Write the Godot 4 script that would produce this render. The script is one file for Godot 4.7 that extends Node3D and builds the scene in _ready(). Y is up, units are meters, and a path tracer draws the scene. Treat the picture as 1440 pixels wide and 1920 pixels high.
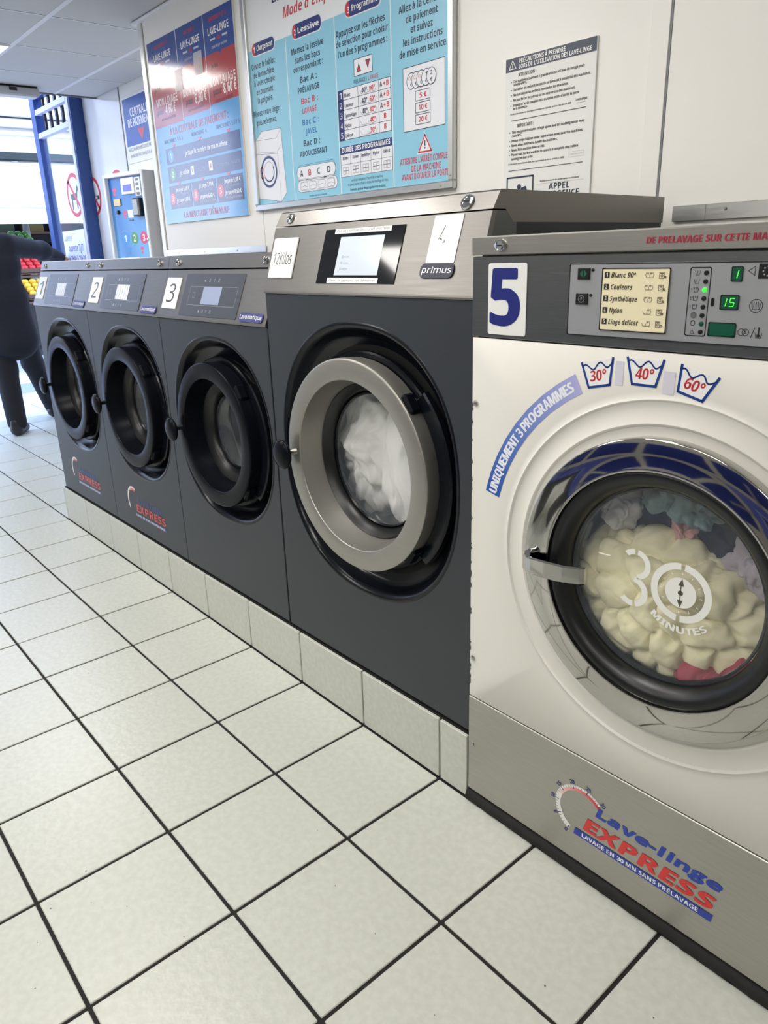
extends Node3D
# A self-service laundry: x runs along the row of machines, y up, z out into the room. The machines' fronts stand at z = 0.

var mats := {}
var used_names := {}
var fonts := {}
var rng := RandomNumberGenerator.new()

const INK := Color(0.16, 0.18, 0.24)
const NAVY := Color(0.13, 0.2, 0.45)
const RED := Color(0.8, 0.17, 0.2)
const WHITE := Color(0.95, 0.95, 0.95)


# ---------------------------------------------------------------- geometry
class Shape:
	var st := SurfaceTool.new()
	var xf := Transform3D()
	var gid := 0

	func _init() -> void:
		st.begin(Mesh.PRIMITIVE_TRIANGLES)

	func tri(a: Vector3, b: Vector3, c: Vector3, g := -1) -> void:   # counter-clockwise from outside
		st.set_smooth_group(g)
		st.add_vertex(xf * a)
		st.add_vertex(xf * c)
		st.add_vertex(xf * b)

	func quad(a: Vector3, b: Vector3, c: Vector3, d: Vector3, g := -1) -> void:
		if a.distance_squared_to(b) > 1e-14:
			tri(a, b, c, g)
		if c.distance_squared_to(d) > 1e-14:
			tri(a, c, d, g)

	func out(pts: Array, mid: Vector3) -> void:
		var n: Vector3 = (pts[1] - pts[0]).cross(pts[2] - pts[0])
		if n.dot((pts[0] + pts[1] + pts[2]) / 3.0 - mid) < 0.0:
			pts.reverse()
		tri(pts[0], pts[1], pts[2])
		if pts.size() == 4:
			tri(pts[0], pts[2], pts[3])

	func box(c: Vector3, s: Vector3, bevel := 0.0, turn := Basis()) -> void:
		var h := s / 2.0
		var b := minf(bevel, minf(h.x, minf(h.y, h.z)) * 0.9)
		var p := func(sg: Vector3, axis: int) -> Vector3:
			var e := h - Vector3(b, b, b)
			e[axis] = h[axis]
			return c + turn * (sg * e)
		for a in 3:
			var u := (a + 1) % 3
			var w := (a + 2) % 3
			for s1 in [-1.0, 1.0]:
				var f := []
				for q in [[-1.0, -1.0], [1.0, -1.0], [1.0, 1.0], [-1.0, 1.0]]:
					var sg := Vector3()
					sg[a] = s1
					sg[u] = q[0]
					sg[w] = q[1]
					f.append(p.call(sg, a))
				out(f, c)
				if b <= 0.0:
					continue
				for s2 in [-1.0, 1.0]:
					var e := []
					for q in [[a, -1.0], [u, -1.0], [u, 1.0], [a, 1.0]]:
						var sg := Vector3()
						sg[a] = s1
						sg[u] = s2
						sg[w] = q[1]
						e.append(p.call(sg, q[0]))
					out(e, c)
					if a == 0:
						for s3 in [-1.0, 1.0]:
							var k := Vector3(s1, s2, s3)
							out([p.call(k, 0), p.call(k, 1), p.call(k, 2)], c)

	func loft(loops: Array, closed := true, crease := 0.6, flat := false) -> void:
		var n: int = loops[0].size()
		gid += 2
		for j in loops.size() - 1:
			if j > 0:
				var i0 := 0
				var d1: Vector3 = loops[j][i0] - loops[j - 1][i0]
				var d2: Vector3 = loops[j + 1][i0] - loops[j][i0]
				if d1.length() < 1e-9 or d2.length() < 1e-9 or d1.angle_to(d2) > crease:
					gid += 1
			for i in (n if closed else n - 1):
				var k := (i + 1) % n
				quad(loops[j][i], loops[j][k], loops[j + 1][k], loops[j + 1][i], -1 if flat else gid)

	func lathe(profile: Array, n := 64, at := Vector3(), turn := Basis(), crease := 0.6) -> void:   # round the z axis, from the back to the front, outside to the right
		var loops := []
		for q in profile:
			var l := PackedVector3Array()
			for i in n:
				var t := TAU * i / n
				l.append(at + turn * Vector3(cos(t) * q.x, sin(t) * q.x, q.y))
			loops.append(l)
		loft(loops, true, crease)

	func tube(path: Array, r: Variant, n := 10) -> void:
		var loops := []
		var side := Vector3()
		for i in path.size():
			var d: Vector3 = (path[mini(i + 1, path.size() - 1)] - path[maxi(i - 1, 0)]).normalized()
			if side == Vector3():
				side = d.cross(Vector3.UP if absf(d.y) < 0.9 else Vector3.RIGHT).normalized()
			side = (side - d * side.dot(d)).normalized()
			var up := d.cross(side)
			var l := PackedVector3Array()
			var rr: float = r[i] if r is Array else r
			for k in n:
				var t := TAU * k / n
				l.append(path[i] + (side * cos(t) + up * sin(t)) * rr)
			loops.append(l)
		var a := PackedVector3Array()
		var b := PackedVector3Array()
		for k in n:
			a.append(path[0])
			b.append(path[-1])
		loft([a] + loops + [b], true, 1.0)

	func prism(poly: PackedVector2Array, z0: float, z1: float, bevel := 0.0) -> void:
		var area := 0.0
		for i in poly.size():
			area += poly[i].cross(poly[(i + 1) % poly.size()])
		if area < 0.0:
			poly.reverse()
		var idx := Geometry2D.triangulate_polygon(poly)
		var n := poly.size()
		var inner := PackedVector2Array()
		for i in n:
			var d1 := (poly[i] - poly[(i + n - 1) % n]).normalized()
			var d2 := (poly[(i + 1) % n] - poly[i]).normalized()
			var m := (d1.orthogonal() + d2.orthogonal()) * -1.0
			inner.append(poly[i] + m.normalized() * bevel * (1.0 / maxf(0.5, m.length() / 2.0)))
		for i in range(0, idx.size(), 3):
			var t := [inner[idx[i]], inner[idx[i + 1]], inner[idx[i + 2]]]
			if (t[1] - t[0]).cross(t[2] - t[0]) < 0.0:
				t.reverse()
			tri(Vector3(t[0].x, t[0].y, z1), Vector3(t[1].x, t[1].y, z1), Vector3(t[2].x, t[2].y, z1))
			tri(Vector3(t[0].x, t[0].y, z0), Vector3(t[2].x, t[2].y, z0), Vector3(t[1].x, t[1].y, z0))
		for i in n:
			var k := (i + 1) % n
			var o := poly[i]
			var e := poly[k]
			quad(Vector3(o.x, o.y, z0 + bevel), Vector3(e.x, e.y, z0 + bevel), Vector3(e.x, e.y, z1 - bevel), Vector3(o.x, o.y, z1 - bevel))
			if bevel > 0.0:
				quad(Vector3(o.x, o.y, z1 - bevel), Vector3(e.x, e.y, z1 - bevel), Vector3(inner[k].x, inner[k].y, z1), Vector3(inner[i].x, inner[i].y, z1))
				quad(Vector3(inner[i].x, inner[i].y, z0), Vector3(inner[k].x, inner[k].y, z0), Vector3(e.x, e.y, z0 + bevel), Vector3(o.x, o.y, z0 + bevel))

	func along_x(zy: Array, x0: float, x1: float, bevel := 0.0) -> void:   # a profile of (z, y) points drawn out along x
		var keep := xf
		xf = xf * Transform3D(Basis(Vector3(0, 0, 1), Vector3(0, 1, 0), Vector3(-1, 0, 0)), Vector3())
		prism(PackedVector2Array(zy), -x1, -x0, bevel)
		xf = keep

	func mesh() -> ArrayMesh:
		st.generate_normals()
		return st.commit()


# ---------------------------------------------------------------- flat print: coloured shapes and letters on a sheet
class Print:
	var v := PackedVector3Array()
	var nn := PackedVector3Array()
	var cc := PackedColorArray()
	var ix := PackedInt32Array()
	var color := Color.BLACK
	var z := 0.0
	var step := 0.0003
	var host: Node3D

	func put(p: Vector2, c := color) -> int:
		v.append(Vector3(p.x, p.y, z))
		nn.append(Vector3(0, 0, 1))
		cc.append(c.srgb_to_linear())
		return v.size() - 1

	func layer(n: float) -> void:
		z = n * step

	func tri(a: int, b: int, c: int) -> void:
		if (Vector2(v[b].x - v[a].x, v[b].y - v[a].y)).cross(Vector2(v[c].x - v[a].x, v[c].y - v[a].y)) > 0.0:
			ix.append_array([a, c, b])
		else:
			ix.append_array([a, b, c])

	func poly(pts: Array, c: Color, cols := []) -> void:
		color = c
		var pp := PackedVector2Array(pts)
		var at := v.size()
		for i in pp.size():
			put(pp[i], cols[i] if cols else c)
		var t := Geometry2D.triangulate_polygon(pp)
		for i in range(0, t.size(), 3):
			tri(at + t[i], at + t[i + 1], at + t[i + 2])

	func rect(x0: float, y0: float, x1: float, y1: float, c: Color, r := 0.0) -> void:
		if r <= 0.0:
			poly([Vector2(x0, y0), Vector2(x1, y0), Vector2(x1, y1), Vector2(x0, y1)], c)
			return
		poly(rounded(x0, y0, x1, y1, r), c)

	func rounded(x0: float, y0: float, x1: float, y1: float, r: float, m := 6) -> Array:
		var o := []
		for q in [[x1 - r, y0 + r, -90], [x1 - r, y1 - r, 0], [x0 + r, y1 - r, 90], [x0 + r, y0 + r, 180]]:
			for i in m + 1:
				var t := deg_to_rad(q[2] + 90.0 * i / m)
				o.append(Vector2(q[0] + cos(t) * r, q[1] + sin(t) * r))
		return o

	func line(pts: Array, w: float, c: Color, closed := false) -> void:
		color = c
		var n := pts.size()
		for i in (n if closed else n - 1):
			var a: Vector2 = pts[i]
			var b: Vector2 = pts[(i + 1) % n]
			var d := (b - a).normalized() * w / 2.0
			var o := d.orthogonal()
			var k := [put(a - d * 0.9 + o), put(b + d * 0.9 + o), put(b + d * 0.9 - o), put(a - d * 0.9 - o)]
			tri(k[0], k[1], k[2])
			tri(k[0], k[2], k[3])

	func frame(x0: float, y0: float, x1: float, y1: float, w: float, c: Color, r := 0.0) -> void:
		line(rounded(x0, y0, x1, y1, r) if r > 0.0 else [Vector2(x0, y0), Vector2(x1, y0), Vector2(x1, y1), Vector2(x0, y1)], w, c, true)

	func arc(at: Vector2, r0: float, r1: float, a0: float, a1: float, c: Color, c2: Variant = null, sy := 1.0) -> void:   # degrees
		var m := maxi(4, int(absf(a1 - a0) / 6.0))
		var last := []
		for i in m + 1:
			var f := float(i) / m
			var t := deg_to_rad(lerpf(a0, a1, f))
			var e := Vector2(cos(t), sin(t) * sy)
			var cl: Color = c.lerp(c2, f) if c2 != null else c
			var now := [put(at + e * r0, cl), put(at + e * r1, cl)]
			if last:
				tri(last[0], last[1], now[1])
				tri(last[0], now[1], now[0])
			last = now

	func disc(at: Vector2, r: float, c: Color, sy := 1.0) -> void:
		arc(at, 0.0001, r, 0, 360, c, null, sy)

	func glyphs(s: String, f: Font, size: int) -> Dictionary:
		var t := TextMesh.new()
		t.text = s
		t.font = f
		t.font_size = size
		t.pixel_size = 1.0 / size
		t.depth = 0.0
		t.curve_step = 1.2 if size <= 20 else 1.0
		t.horizontal_alignment = HORIZONTAL_ALIGNMENT_LEFT
		t.vertical_alignment = VERTICAL_ALIGNMENT_TOP
		if t.get_surface_count() == 0:
			return {}
		var arr := t.surface_get_arrays(0)
		return {"v": arr[Mesh.ARRAY_VERTEX], "i": arr[Mesh.ARRAY_INDEX], "box": t.get_aabb()}

	func heavy(s: String, x0: float, x1: float, y: float, cap: float, c: Color, slant := 0.0, k := 0.035) -> void:   # the bold face thickened
		for q in [Vector2(-1, 0), Vector2(1, 0), Vector2(0, 0.6), Vector2(0, -0.6)]:
			text(s, x0 + q.x * cap * k, x1 + q.x * cap * k, y + q.y * cap * k, cap, c, true, slant)
			z += 0.00003

	func text(s: String, x0: float, x1: float, y: float, cap: float, c: Color, bold := true, slant := 0.0, place: Variant = null) -> void:   # letters between x0 and x1, baseline y, capitals cap high
		var f: Font = host.font(bold)
		var size := 40 if cap > 0.03 else (24 if cap > 0.012 else 16)
		var g: Dictionary = glyphs(s, f, size)
		if g.is_empty():
			return
		var top := f.get_ascent(size) / size
		var box: AABB = g.box
		var sx := (x1 - x0) / box.size.x
		var sy := cap / 0.714
		var at := v.size()
		color = c
		var vv: PackedVector3Array = g.v
		# the text's first line lies with its ascent at the top of the box that TextMesh centres on
		var base: float = host.base_line(bold, size)
		for p in vv:
			var q := Vector2((p.x - box.position.x) * sx + x0, (p.y - base) * sy)
			q.x += q.y * slant
			q.y += y
			put(place * q if place != null else q)
		var ii: PackedInt32Array = g.i if g.i != null else PackedInt32Array(range(vv.size()))
		for k in ii:
			ix.append(at + k)

	func ctext(s: String, x: float, y: float, cap: float, c: Color, bold := true, squeeze := 0.85, slant := 0.0) -> void:   # centred on x at the font's own proportions times squeeze
		var w: float = host.text_width(s, bold) * cap / 0.714 * squeeze
		text(s, x - w / 2.0, x + w / 2.0, y, cap, c, bold, slant)

	func round_text(s: String, at: Vector2, r: float, a0: float, a1: float, cap: float, c: Color, inside := false) -> void:   # letters spread from a0 to a1 degrees; inside: tops towards the centre
		var total: float = host.text_width(s, true)
		var done := 0.0
		for ch in s:
			var w: float = host.text_width(ch, true)
			if ch != " ":
				var t := deg_to_rad(lerpf(a0, a1, (done + w / 2.0) / total))
				var turn := t + PI / 2 if inside else t - PI / 2
				var width := absf(deg_to_rad(a1 - a0)) * r * w / total * (0.76 if inside else 0.92)
				for q in [-0.03, 0.03]:
					text(ch, -width / 2.0 + q * cap, width / 2.0 + q * cap, 0.0, cap, c, true, 0.0, Transform2D(turn, at + Vector2(cos(t), sin(t)) * r))
					z += 0.00003 * signf(0.01 - q)
			done += w

	func mesh() -> ArrayMesh:
		var a := []
		a.resize(Mesh.ARRAY_MAX)
		a[Mesh.ARRAY_VERTEX] = v
		a[Mesh.ARRAY_NORMAL] = nn
		a[Mesh.ARRAY_COLOR] = cc
		a[Mesh.ARRAY_INDEX] = ix
		var m := ArrayMesh.new()
		m.add_surface_from_arrays(Mesh.PRIMITIVE_TRIANGLES, a)
		return m


var base_lines := {}
var widths := {}


func font(bold: bool) -> Font:
	if not fonts.has(bold):
		var f := SystemFont.new()
		f.font_names = PackedStringArray(["Droid Sans"])
		f.font_weight = 700 if bold else 400
		fonts[bold] = f
	return fonts[bold]


func base_line(bold: bool, size: int) -> float:
	var key := "%s%d" % [bold, size]
	if not base_lines.has(key):
		var p := Print.new()
		p.host = self
		base_lines[key] = (p.glyphs("H", font(bold), size).box as AABB).position.y
	return base_lines[key]


func text_width(s: String, bold: bool) -> float:
	var key := s + str(bold)
	if not widths.has(key):
		widths[key] = font(bold).get_string_size(s, HORIZONTAL_ALIGNMENT_LEFT, -1, 64).x / 64.0
	return widths[key]


func sheet() -> Print:
	var p := Print.new()
	p.host = self
	return p


# ---------------------------------------------------------------- nodes
func numbered(called: String) -> String:
	var n: int = used_names.get(called, 0)
	used_names[called] = n + 1
	return called if n == 0 else "%s_%03d" % [called, n]


func tag(o: Node, label: String, category: String, group := "") -> void:
	o.set_meta("label", label)
	o.set_meta("category", category)
	if group:
		o.set_meta("group", group)


func thing(called: String, label: String, category: String, at := Vector3(), turn := 0.0, group := "") -> Node3D:
	var o := Node3D.new()
	o.name = numbered(called)
	add_child(o)
	o.position = at
	o.rotation.y = turn
	tag(o, label, category, group)
	return o


func structure(called: String, at := Vector3()) -> Node3D:
	var o := Node3D.new()
	o.name = called
	add_child(o)
	o.position = at
	o.set_meta("kind", "structure")
	return o


func hold(called: String, m: Mesh, mat: Material, parent: Node, xf := Transform3D()) -> MeshInstance3D:
	var o := MeshInstance3D.new()
	o.name = called
	o.mesh = m
	o.material_override = mat
	o.transform = xf
	parent.add_child(o, true)
	return o


func part(called: String, s: Shape, mat: Material, parent: Node, xf := Transform3D()) -> MeshInstance3D:
	return hold(called, s.mesh(), mat, parent, xf)


func printed(called: String, p: Print, parent: Node, xf := Transform3D(), mat: Material = null) -> MeshInstance3D:
	return hold(called, p.mesh(), mat if mat else mats.ink, parent, xf)


func block(c: Vector3, s: Vector3, bevel := 0.0) -> Shape:
	var h := Shape.new()
	h.box(c, s, bevel)
	return h


# ---------------------------------------------------------------- materials
func noise(freq: float, octaves := 3, size := 512, kind := FastNoiseLite.TYPE_SIMPLEX_SMOOTH, sd := 1) -> NoiseTexture2D:
	var n := FastNoiseLite.new()
	n.noise_type = kind
	n.frequency = freq
	n.fractal_octaves = octaves
	n.seed = sd
	var t := NoiseTexture2D.new()
	t.width = size
	t.height = size
	t.seamless = true
	t.noise = n
	return t


func ramp(t: NoiseTexture2D, a: Color, b: Color, from := 0.0, to := 1.0) -> NoiseTexture2D:
	var g := Gradient.new()
	g.offsets = PackedFloat32Array([from, to])
	g.colors = PackedColorArray([a, b])
	t.color_ramp = g
	return t


func mat(c: Color, rough := 0.5, metal := 0.0) -> StandardMaterial3D:
	var m := StandardMaterial3D.new()
	m.albedo_color = c
	m.roughness = rough
	m.metallic = metal
	return m


func c8(r: int, g: int, b: int) -> Color:
	return Color8(r, g, b)


func tri_map(m: StandardMaterial3D, scale: Vector3, world := false) -> StandardMaterial3D:
	m.uv1_triplanar = true
	m.uv1_world_triplanar = world
	m.uv1_scale = scale
	return m


func brushed(c: Color, rough: float, depth := 0.06) -> StandardMaterial3D:
	var m := mat(c, rough, 1.0)
	m.roughness_texture = ramp(noise(0.02, 4, 512, FastNoiseLite.TYPE_SIMPLEX_SMOOTH, 7), Color(0.8, 0.8, 0.8), Color(1, 1, 1))
	m.roughness_texture_channel = BaseMaterial3D.TEXTURE_CHANNEL_RED
	m.albedo_texture = ramp(noise(0.03, 4, 512, FastNoiseLite.TYPE_SIMPLEX_SMOOTH, 9), Color(1.0 - depth, 1.0 - depth, 1.0 - depth), Color.WHITE)
	return tri_map(m, Vector3(0.7, 22, 22))


func make_materials() -> void:
	mats.ink = mat(Color.WHITE, 0.35)
	mats.ink.vertex_color_use_as_albedo = true
	mats.gloss_ink = mat(Color.WHITE, 0.13)
	mats.gloss_ink.vertex_color_use_as_albedo = true
	mats.gloss_ink.normal_enabled = true
	var wave := noise(0.006, 3, 512, FastNoiseLite.TYPE_SIMPLEX_SMOOTH, 5)
	wave.as_normal_map = true
	wave.bump_strength = 4.0
	mats.gloss_ink.normal_texture = wave
	mats.gloss_ink.normal_scale = 0.1
	tri_map(mats.gloss_ink, Vector3(0.5, 1.2, 0.5), true)
	mats.charcoal = mat(c8(46, 51, 57), 0.42)
	mats.black_gloss = mat(c8(14, 18, 25), 0.2)
	mats.black_gloss.metallic_specular = 0.4
	mats.black_door = mat(c8(13, 16, 22), 0.26)
	mats.black_door.metallic_specular = 0.22
	mats.rubber = mat(c8(13, 15, 18), 0.35)
	mats.dark = mat(c8(16, 17, 18), 0.8)
	mats.steel = brushed(c8(138, 135, 131), 0.42, 0.05)
	mats.steel_lid = brushed(c8(140, 137, 133), 0.4, 0.05)
	mats.steel_dark = brushed(c8(116, 119, 119), 0.45, 0.06)
	mats.steel_kick = brushed(c8(188, 186, 179), 0.5, 0.06)
	mats.steel_pale = brushed(c8(176, 174, 168), 0.42, 0.05)
	mats.chrome = mat(c8(205, 206, 208), 0.07, 1.0)
	mats.mirror_steel = mat(c8(182, 180, 176), 0.05, 1.0)
	mats.far_wall = mat(c8(158, 155, 148), 0.5)
	mats.pipe_grey = mat(c8(128, 130, 132), 0.5)
	mats.door_metal = brushed(c8(166, 164, 157), 0.42, 0.04)
	mats.door_metal.metallic = 0.75
	mats.drum = mat(c8(178, 178, 176), 0.3, 1.0)
	mats.white_enamel = mat(c8(224, 222, 214), 0.36)
	mats.white_enamel.metallic_specular = 0.4
	mats.plate = mat(c8(228, 229, 226), 0.45)
	mats.grey_panel = mat(c8(122, 124, 128), 0.4)
	mats.display = mat(c8(66, 69, 76), 0.3)
	mats.screen_black = mat(c8(14, 16, 22), 0.06)
	mats.lcd = mat(c8(200, 210, 220), 0.12)
	mats.panel_silver = mat(c8(158, 160, 164), 0.4, 0.3)
	mats.cream = mat(c8(236, 226, 190), 0.5)
	mats.alu = brushed(c8(205, 206, 206), 0.38, 0.03)
	mats.wall = mat(c8(236, 234, 229), 0.4)
	mats.wall.normal_enabled = true
	var wn := noise(0.02, 3, 512, FastNoiseLite.TYPE_SIMPLEX_SMOOTH, 3)
	wn.as_normal_map = true
	wn.bump_strength = 1.0
	mats.wall.normal_texture = wn
	mats.wall.normal_scale = 0.15
	tri_map(mats.wall, Vector3(1, 1, 1), true)
	mats.wall_gloss = mat(c8(226, 226, 226), 0.16)
	mats.wall_gloss.normal_enabled = true
	mats.wall_gloss.normal_texture = wave
	mats.wall_gloss.normal_scale = 0.25
	tri_map(mats.wall_gloss, Vector3(1, 0.5, 1), true)
	mats.ceiling = mat(c8(206, 205, 203), 0.75)
	mats.ceiling_bar = mat(c8(236, 236, 238), 0.5)
	mats.grout = mat(c8(27, 26, 24), 0.9)
	mats.seal = mat(c8(26, 26, 24), 0.85)
	for i in 4:
		var m := mat(c8(236, 238, 236), 0.32)
		var t := ramp(noise(0.05, 5, 512, FastNoiseLite.TYPE_SIMPLEX_SMOOTH, 20 + i), c8(207 + i, 208 + i, 200 + i), c8(216 + i, 217 + i, 209 + i), 0.2, 0.8)
		m.albedo_texture = t
		var bn := noise(0.035, 4, 512, FastNoiseLite.TYPE_SIMPLEX_SMOOTH, 30 + i)
		bn.as_normal_map = true
		bn.bump_strength = 2.0
		m.normal_enabled = true
		m.normal_texture = bn
		m.normal_scale = 0.22
		tri_map(m, Vector3(1.7, 1.7, 1.7), true)
		mats["tile%d" % i] = m
	mats.glass = mat(Color(0.9, 0.95, 1.0, 0.06), 0.02)
	mats.glass.transparency = BaseMaterial3D.TRANSPARENCY_ALPHA
	mats.blue_paint = mat(c8(34, 68, 132), 0.35)
	mats.lilac_paint = mat(c8(206, 206, 226), 0.4)
	mats.led = mat(Color.WHITE, 0.4)
	mats.led.emission_enabled = true
	mats.led.emission = Color(1.0, 0.97, 0.92)
	mats.led.emission_energy_multiplier = 1.5
	mats.green_led = mat(c8(60, 230, 60), 0.3)
	mats.green_led.emission_enabled = true
	mats.green_led.emission = c8(60, 255, 60)
	mats.green_led.emission_energy_multiplier = 1.0
	mats.blue_lcd = mat(c8(40, 50, 230), 0.2)
	mats.blue_lcd.emission_enabled = true
	mats.blue_lcd.emission = c8(40, 50, 240)
	mats.blue_lcd.emission_energy_multiplier = 0.6
	mats.green_window = mat(c8(16, 84, 62), 0.15)
	mats.kiosk_grey = mat(c8(176, 178, 180), 0.5)
	mats.kiosk_white = mat(c8(232, 233, 234), 0.4)
	mats.reader_black = mat(c8(20, 20, 22), 0.3)
	mats.skin = mat(c8(196, 150, 124), 0.5)
	mats.hair = mat(c8(40, 32, 28), 0.6)
	mats.coat = mat(c8(16, 21, 34), 0.9)
	mats.coat.rim_enabled = true
	mats.coat.rim = 0.1
	mats.trousers = mat(c8(18, 20, 27), 0.9)
	mats.shoe = mat(c8(22, 22, 24), 0.4)
	mats.seat_blue = mat(c8(36, 48, 112), 0.35)
	mats.lit_digits = mat(c8(90, 240, 80), 0.3)
	mats.lit_digits.emission_enabled = true
	mats.lit_digits.emission = c8(70, 235, 60)
	mats.lit_digits.emission_energy_multiplier = 0.9
	mats.tape = mat(Color(0.95, 0.95, 0.95, 0.3), 0.4)
	mats.tape.transparency = BaseMaterial3D.TRANSPARENCY_ALPHA
	mats.alu_white = mat(c8(214, 214, 212), 0.3, 0.2)
	mats.brass = mat(c8(170, 150, 110), 0.35, 0.7)
	mats.render_wall = mat(c8(214, 210, 204), 0.9)
	mats.render_white = mat(c8(236, 232, 228), 0.9)
	mats.render_pale = mat(c8(204, 202, 206), 0.9)
	mats.beam_green = mat(c8(38, 46, 42), 0.7)
	mats.awning_white = mat(c8(244, 244, 244), 0.8)
	mats.plastic = mat(c8(226, 228, 232), 0.4)
	mats.wood_dark = mat(c8(88, 66, 50), 0.7)
	mats.stone = mat(c8(206, 206, 210), 0.6)
	mats.stone_blue = mat(c8(150, 156, 190), 0.6)
	mats.stone_dark = mat(c8(70, 70, 72), 0.8)


# ---------------------------------------------------------------- washing machines
func perimeter(x0: float, x1: float, y0: float, y1: float, z: float, n := 28) -> PackedVector3Array:   # counter-clockwise, corners included
	var o := PackedVector3Array()
	var c := [Vector3(x1, y0, z), Vector3(x1, y1, z), Vector3(x0, y1, z), Vector3(x0, y0, z)]
	for k in 4:
		for i in n:
			o.append((c[k] as Vector3).lerp(c[(k + 1) % 4], float(i) / n))
	return o


func around(rect: PackedVector3Array, at: Vector2, a: float, b: float, z: float, e := 2.0) -> PackedVector3Array:   # a (super)ellipse on the rays to the points of rect
	var o := PackedVector3Array()
	for p in rect:
		var t := atan2((p.y - at.y) / b, (p.x - at.x) / a)
		var c := cos(t)
		var s := sin(t)
		var k := pow(pow(absf(c), e) + pow(absf(s), e), -1.0 / e)
		o.append(Vector3(at.x + a * c * k, at.y + b * s * k, z))
	return o


func slope_frame(y0: float, z0: float, y1: float, z1: float) -> Transform3D:   # print frame on a panel leaning back: x along the machine, y up the slope
	var up := Vector3(0, y1 - y0, z1 - z0).normalized()
	return Transform3D(Basis(Vector3.RIGHT, up, Vector3.RIGHT.cross(up)), Vector3(0, y0, z0))


func lock(parent: Node, at: Vector3, tilt: Basis, r := 0.0125) -> void:
	var s := Shape.new()
	s.lathe([Vector2(r, -0.001), Vector2(r, 0.003), Vector2(r * 0.9, 0.0055), Vector2(r * 0.66, 0.0065), Vector2(r * 0.62, 0.005), Vector2(0, 0.005)], 28)
	var o := part("lock", s, mats.chrome, parent, Transform3D(tilt, at))
	var k := block(Vector3(0, 0, 0.0052), Vector3(r * 0.85, r * 0.22, 0.0012))
	part("keyhole", k, mats.dark, o)


func badge(parent: Node, xf: Transform3D, x0: float, x1: float, y0: float, y1: float, word: String, c: Color) -> void:
	var p := sheet()
	var s := Shape.new()
	s.prism(PackedVector2Array(p.rounded(x0, y0, x1, y1, (y1 - y0) * 0.42)), 0.0, 0.003, 0.0007)
	var o := part("badge", s, mat(c, 0.45), parent, xf)
	p.z = 0.0033
	var h := y1 - y0
	p.text(word, x0 + h * 0.22, x1 - h * 0.22, y0 + h * 0.34, h * 0.42, WHITE, false, 0.12)
	printed("lettering", p, o)


func casing(root: Node3D, w: float, y_face: float, face: Vector2, pan_top: Vector2, lid0: Vector2, lid1: Vector2, deep: float, body: Material) -> void:
	# side, back and bottom sheets; the front is a panel of its own
	var s := Shape.new()
	var side := [Vector2(deep, 0.006), Vector2(-0.012, 0.006), Vector2(face.y - 0.004, y_face), Vector2(pan_top.y - 0.004, pan_top.x), Vector2(lid0.y - 0.004, lid0.x), Vector2(deep, lid0.x)]
	s.along_x(side, 0.0015, 0.006)
	s.along_x(side, w - 0.006, w - 0.0015)
	s.box(Vector3(w / 2, lid0.x / 2 + 0.003, deep + 0.003), Vector3(w - 0.012, lid0.x - 0.006, 0.005))
	s.box(Vector3(w / 2, 0.009, deep / 2), Vector3(w - 0.012, 0.006, -deep - 0.03))
	part("cabinet", s, body, root)


func front_panel(root: Node3D, w: float, y0: float, y1: float, z: float, at: Vector2, a: float, b: float, m: Material) -> void:
	var s := Shape.new()
	var edge := perimeter(0.001, w - 0.001, y0, y1, z - 0.012)
	s.loft([edge, perimeter(0.001, w - 0.001, y0, y1, z - 0.0015), perimeter(0.0025, w - 0.0025, y0 + 0.0015, y1 - 0.0015, z), around(edge, at, a + 0.014, b + 0.014, z, 2.25)], true, 0.3, false)
	part("front_panel", s, m, root)
	var r := Shape.new()
	r.loft([around(edge, at, a + 0.014, b + 0.014, z, 2.25), around(edge, at, a + 0.011, b + 0.011, z + 0.0015, 2.25), around(edge, at, a + 0.005, b + 0.005, z + 0.001, 2.25), around(edge, at, a - 0.001, b - 0.001, z - 0.004, 2.25),
		around(edge, at, a - 0.007, b - 0.007, z - 0.014, 2.25), around(edge, at, a - 0.014, b - 0.014, z - 0.034, 2.25), around(edge, at, a - 0.028, b - 0.028, z - 0.046, 2.2), around(edge, at, a - 0.06, b - 0.06, z - 0.052, 2.1), around(edge, at, a - 0.075, b - 0.075, z - 0.056, 2.1)], true, 1.0)
	part("door_recess", r, mats.black_gloss, root)


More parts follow.
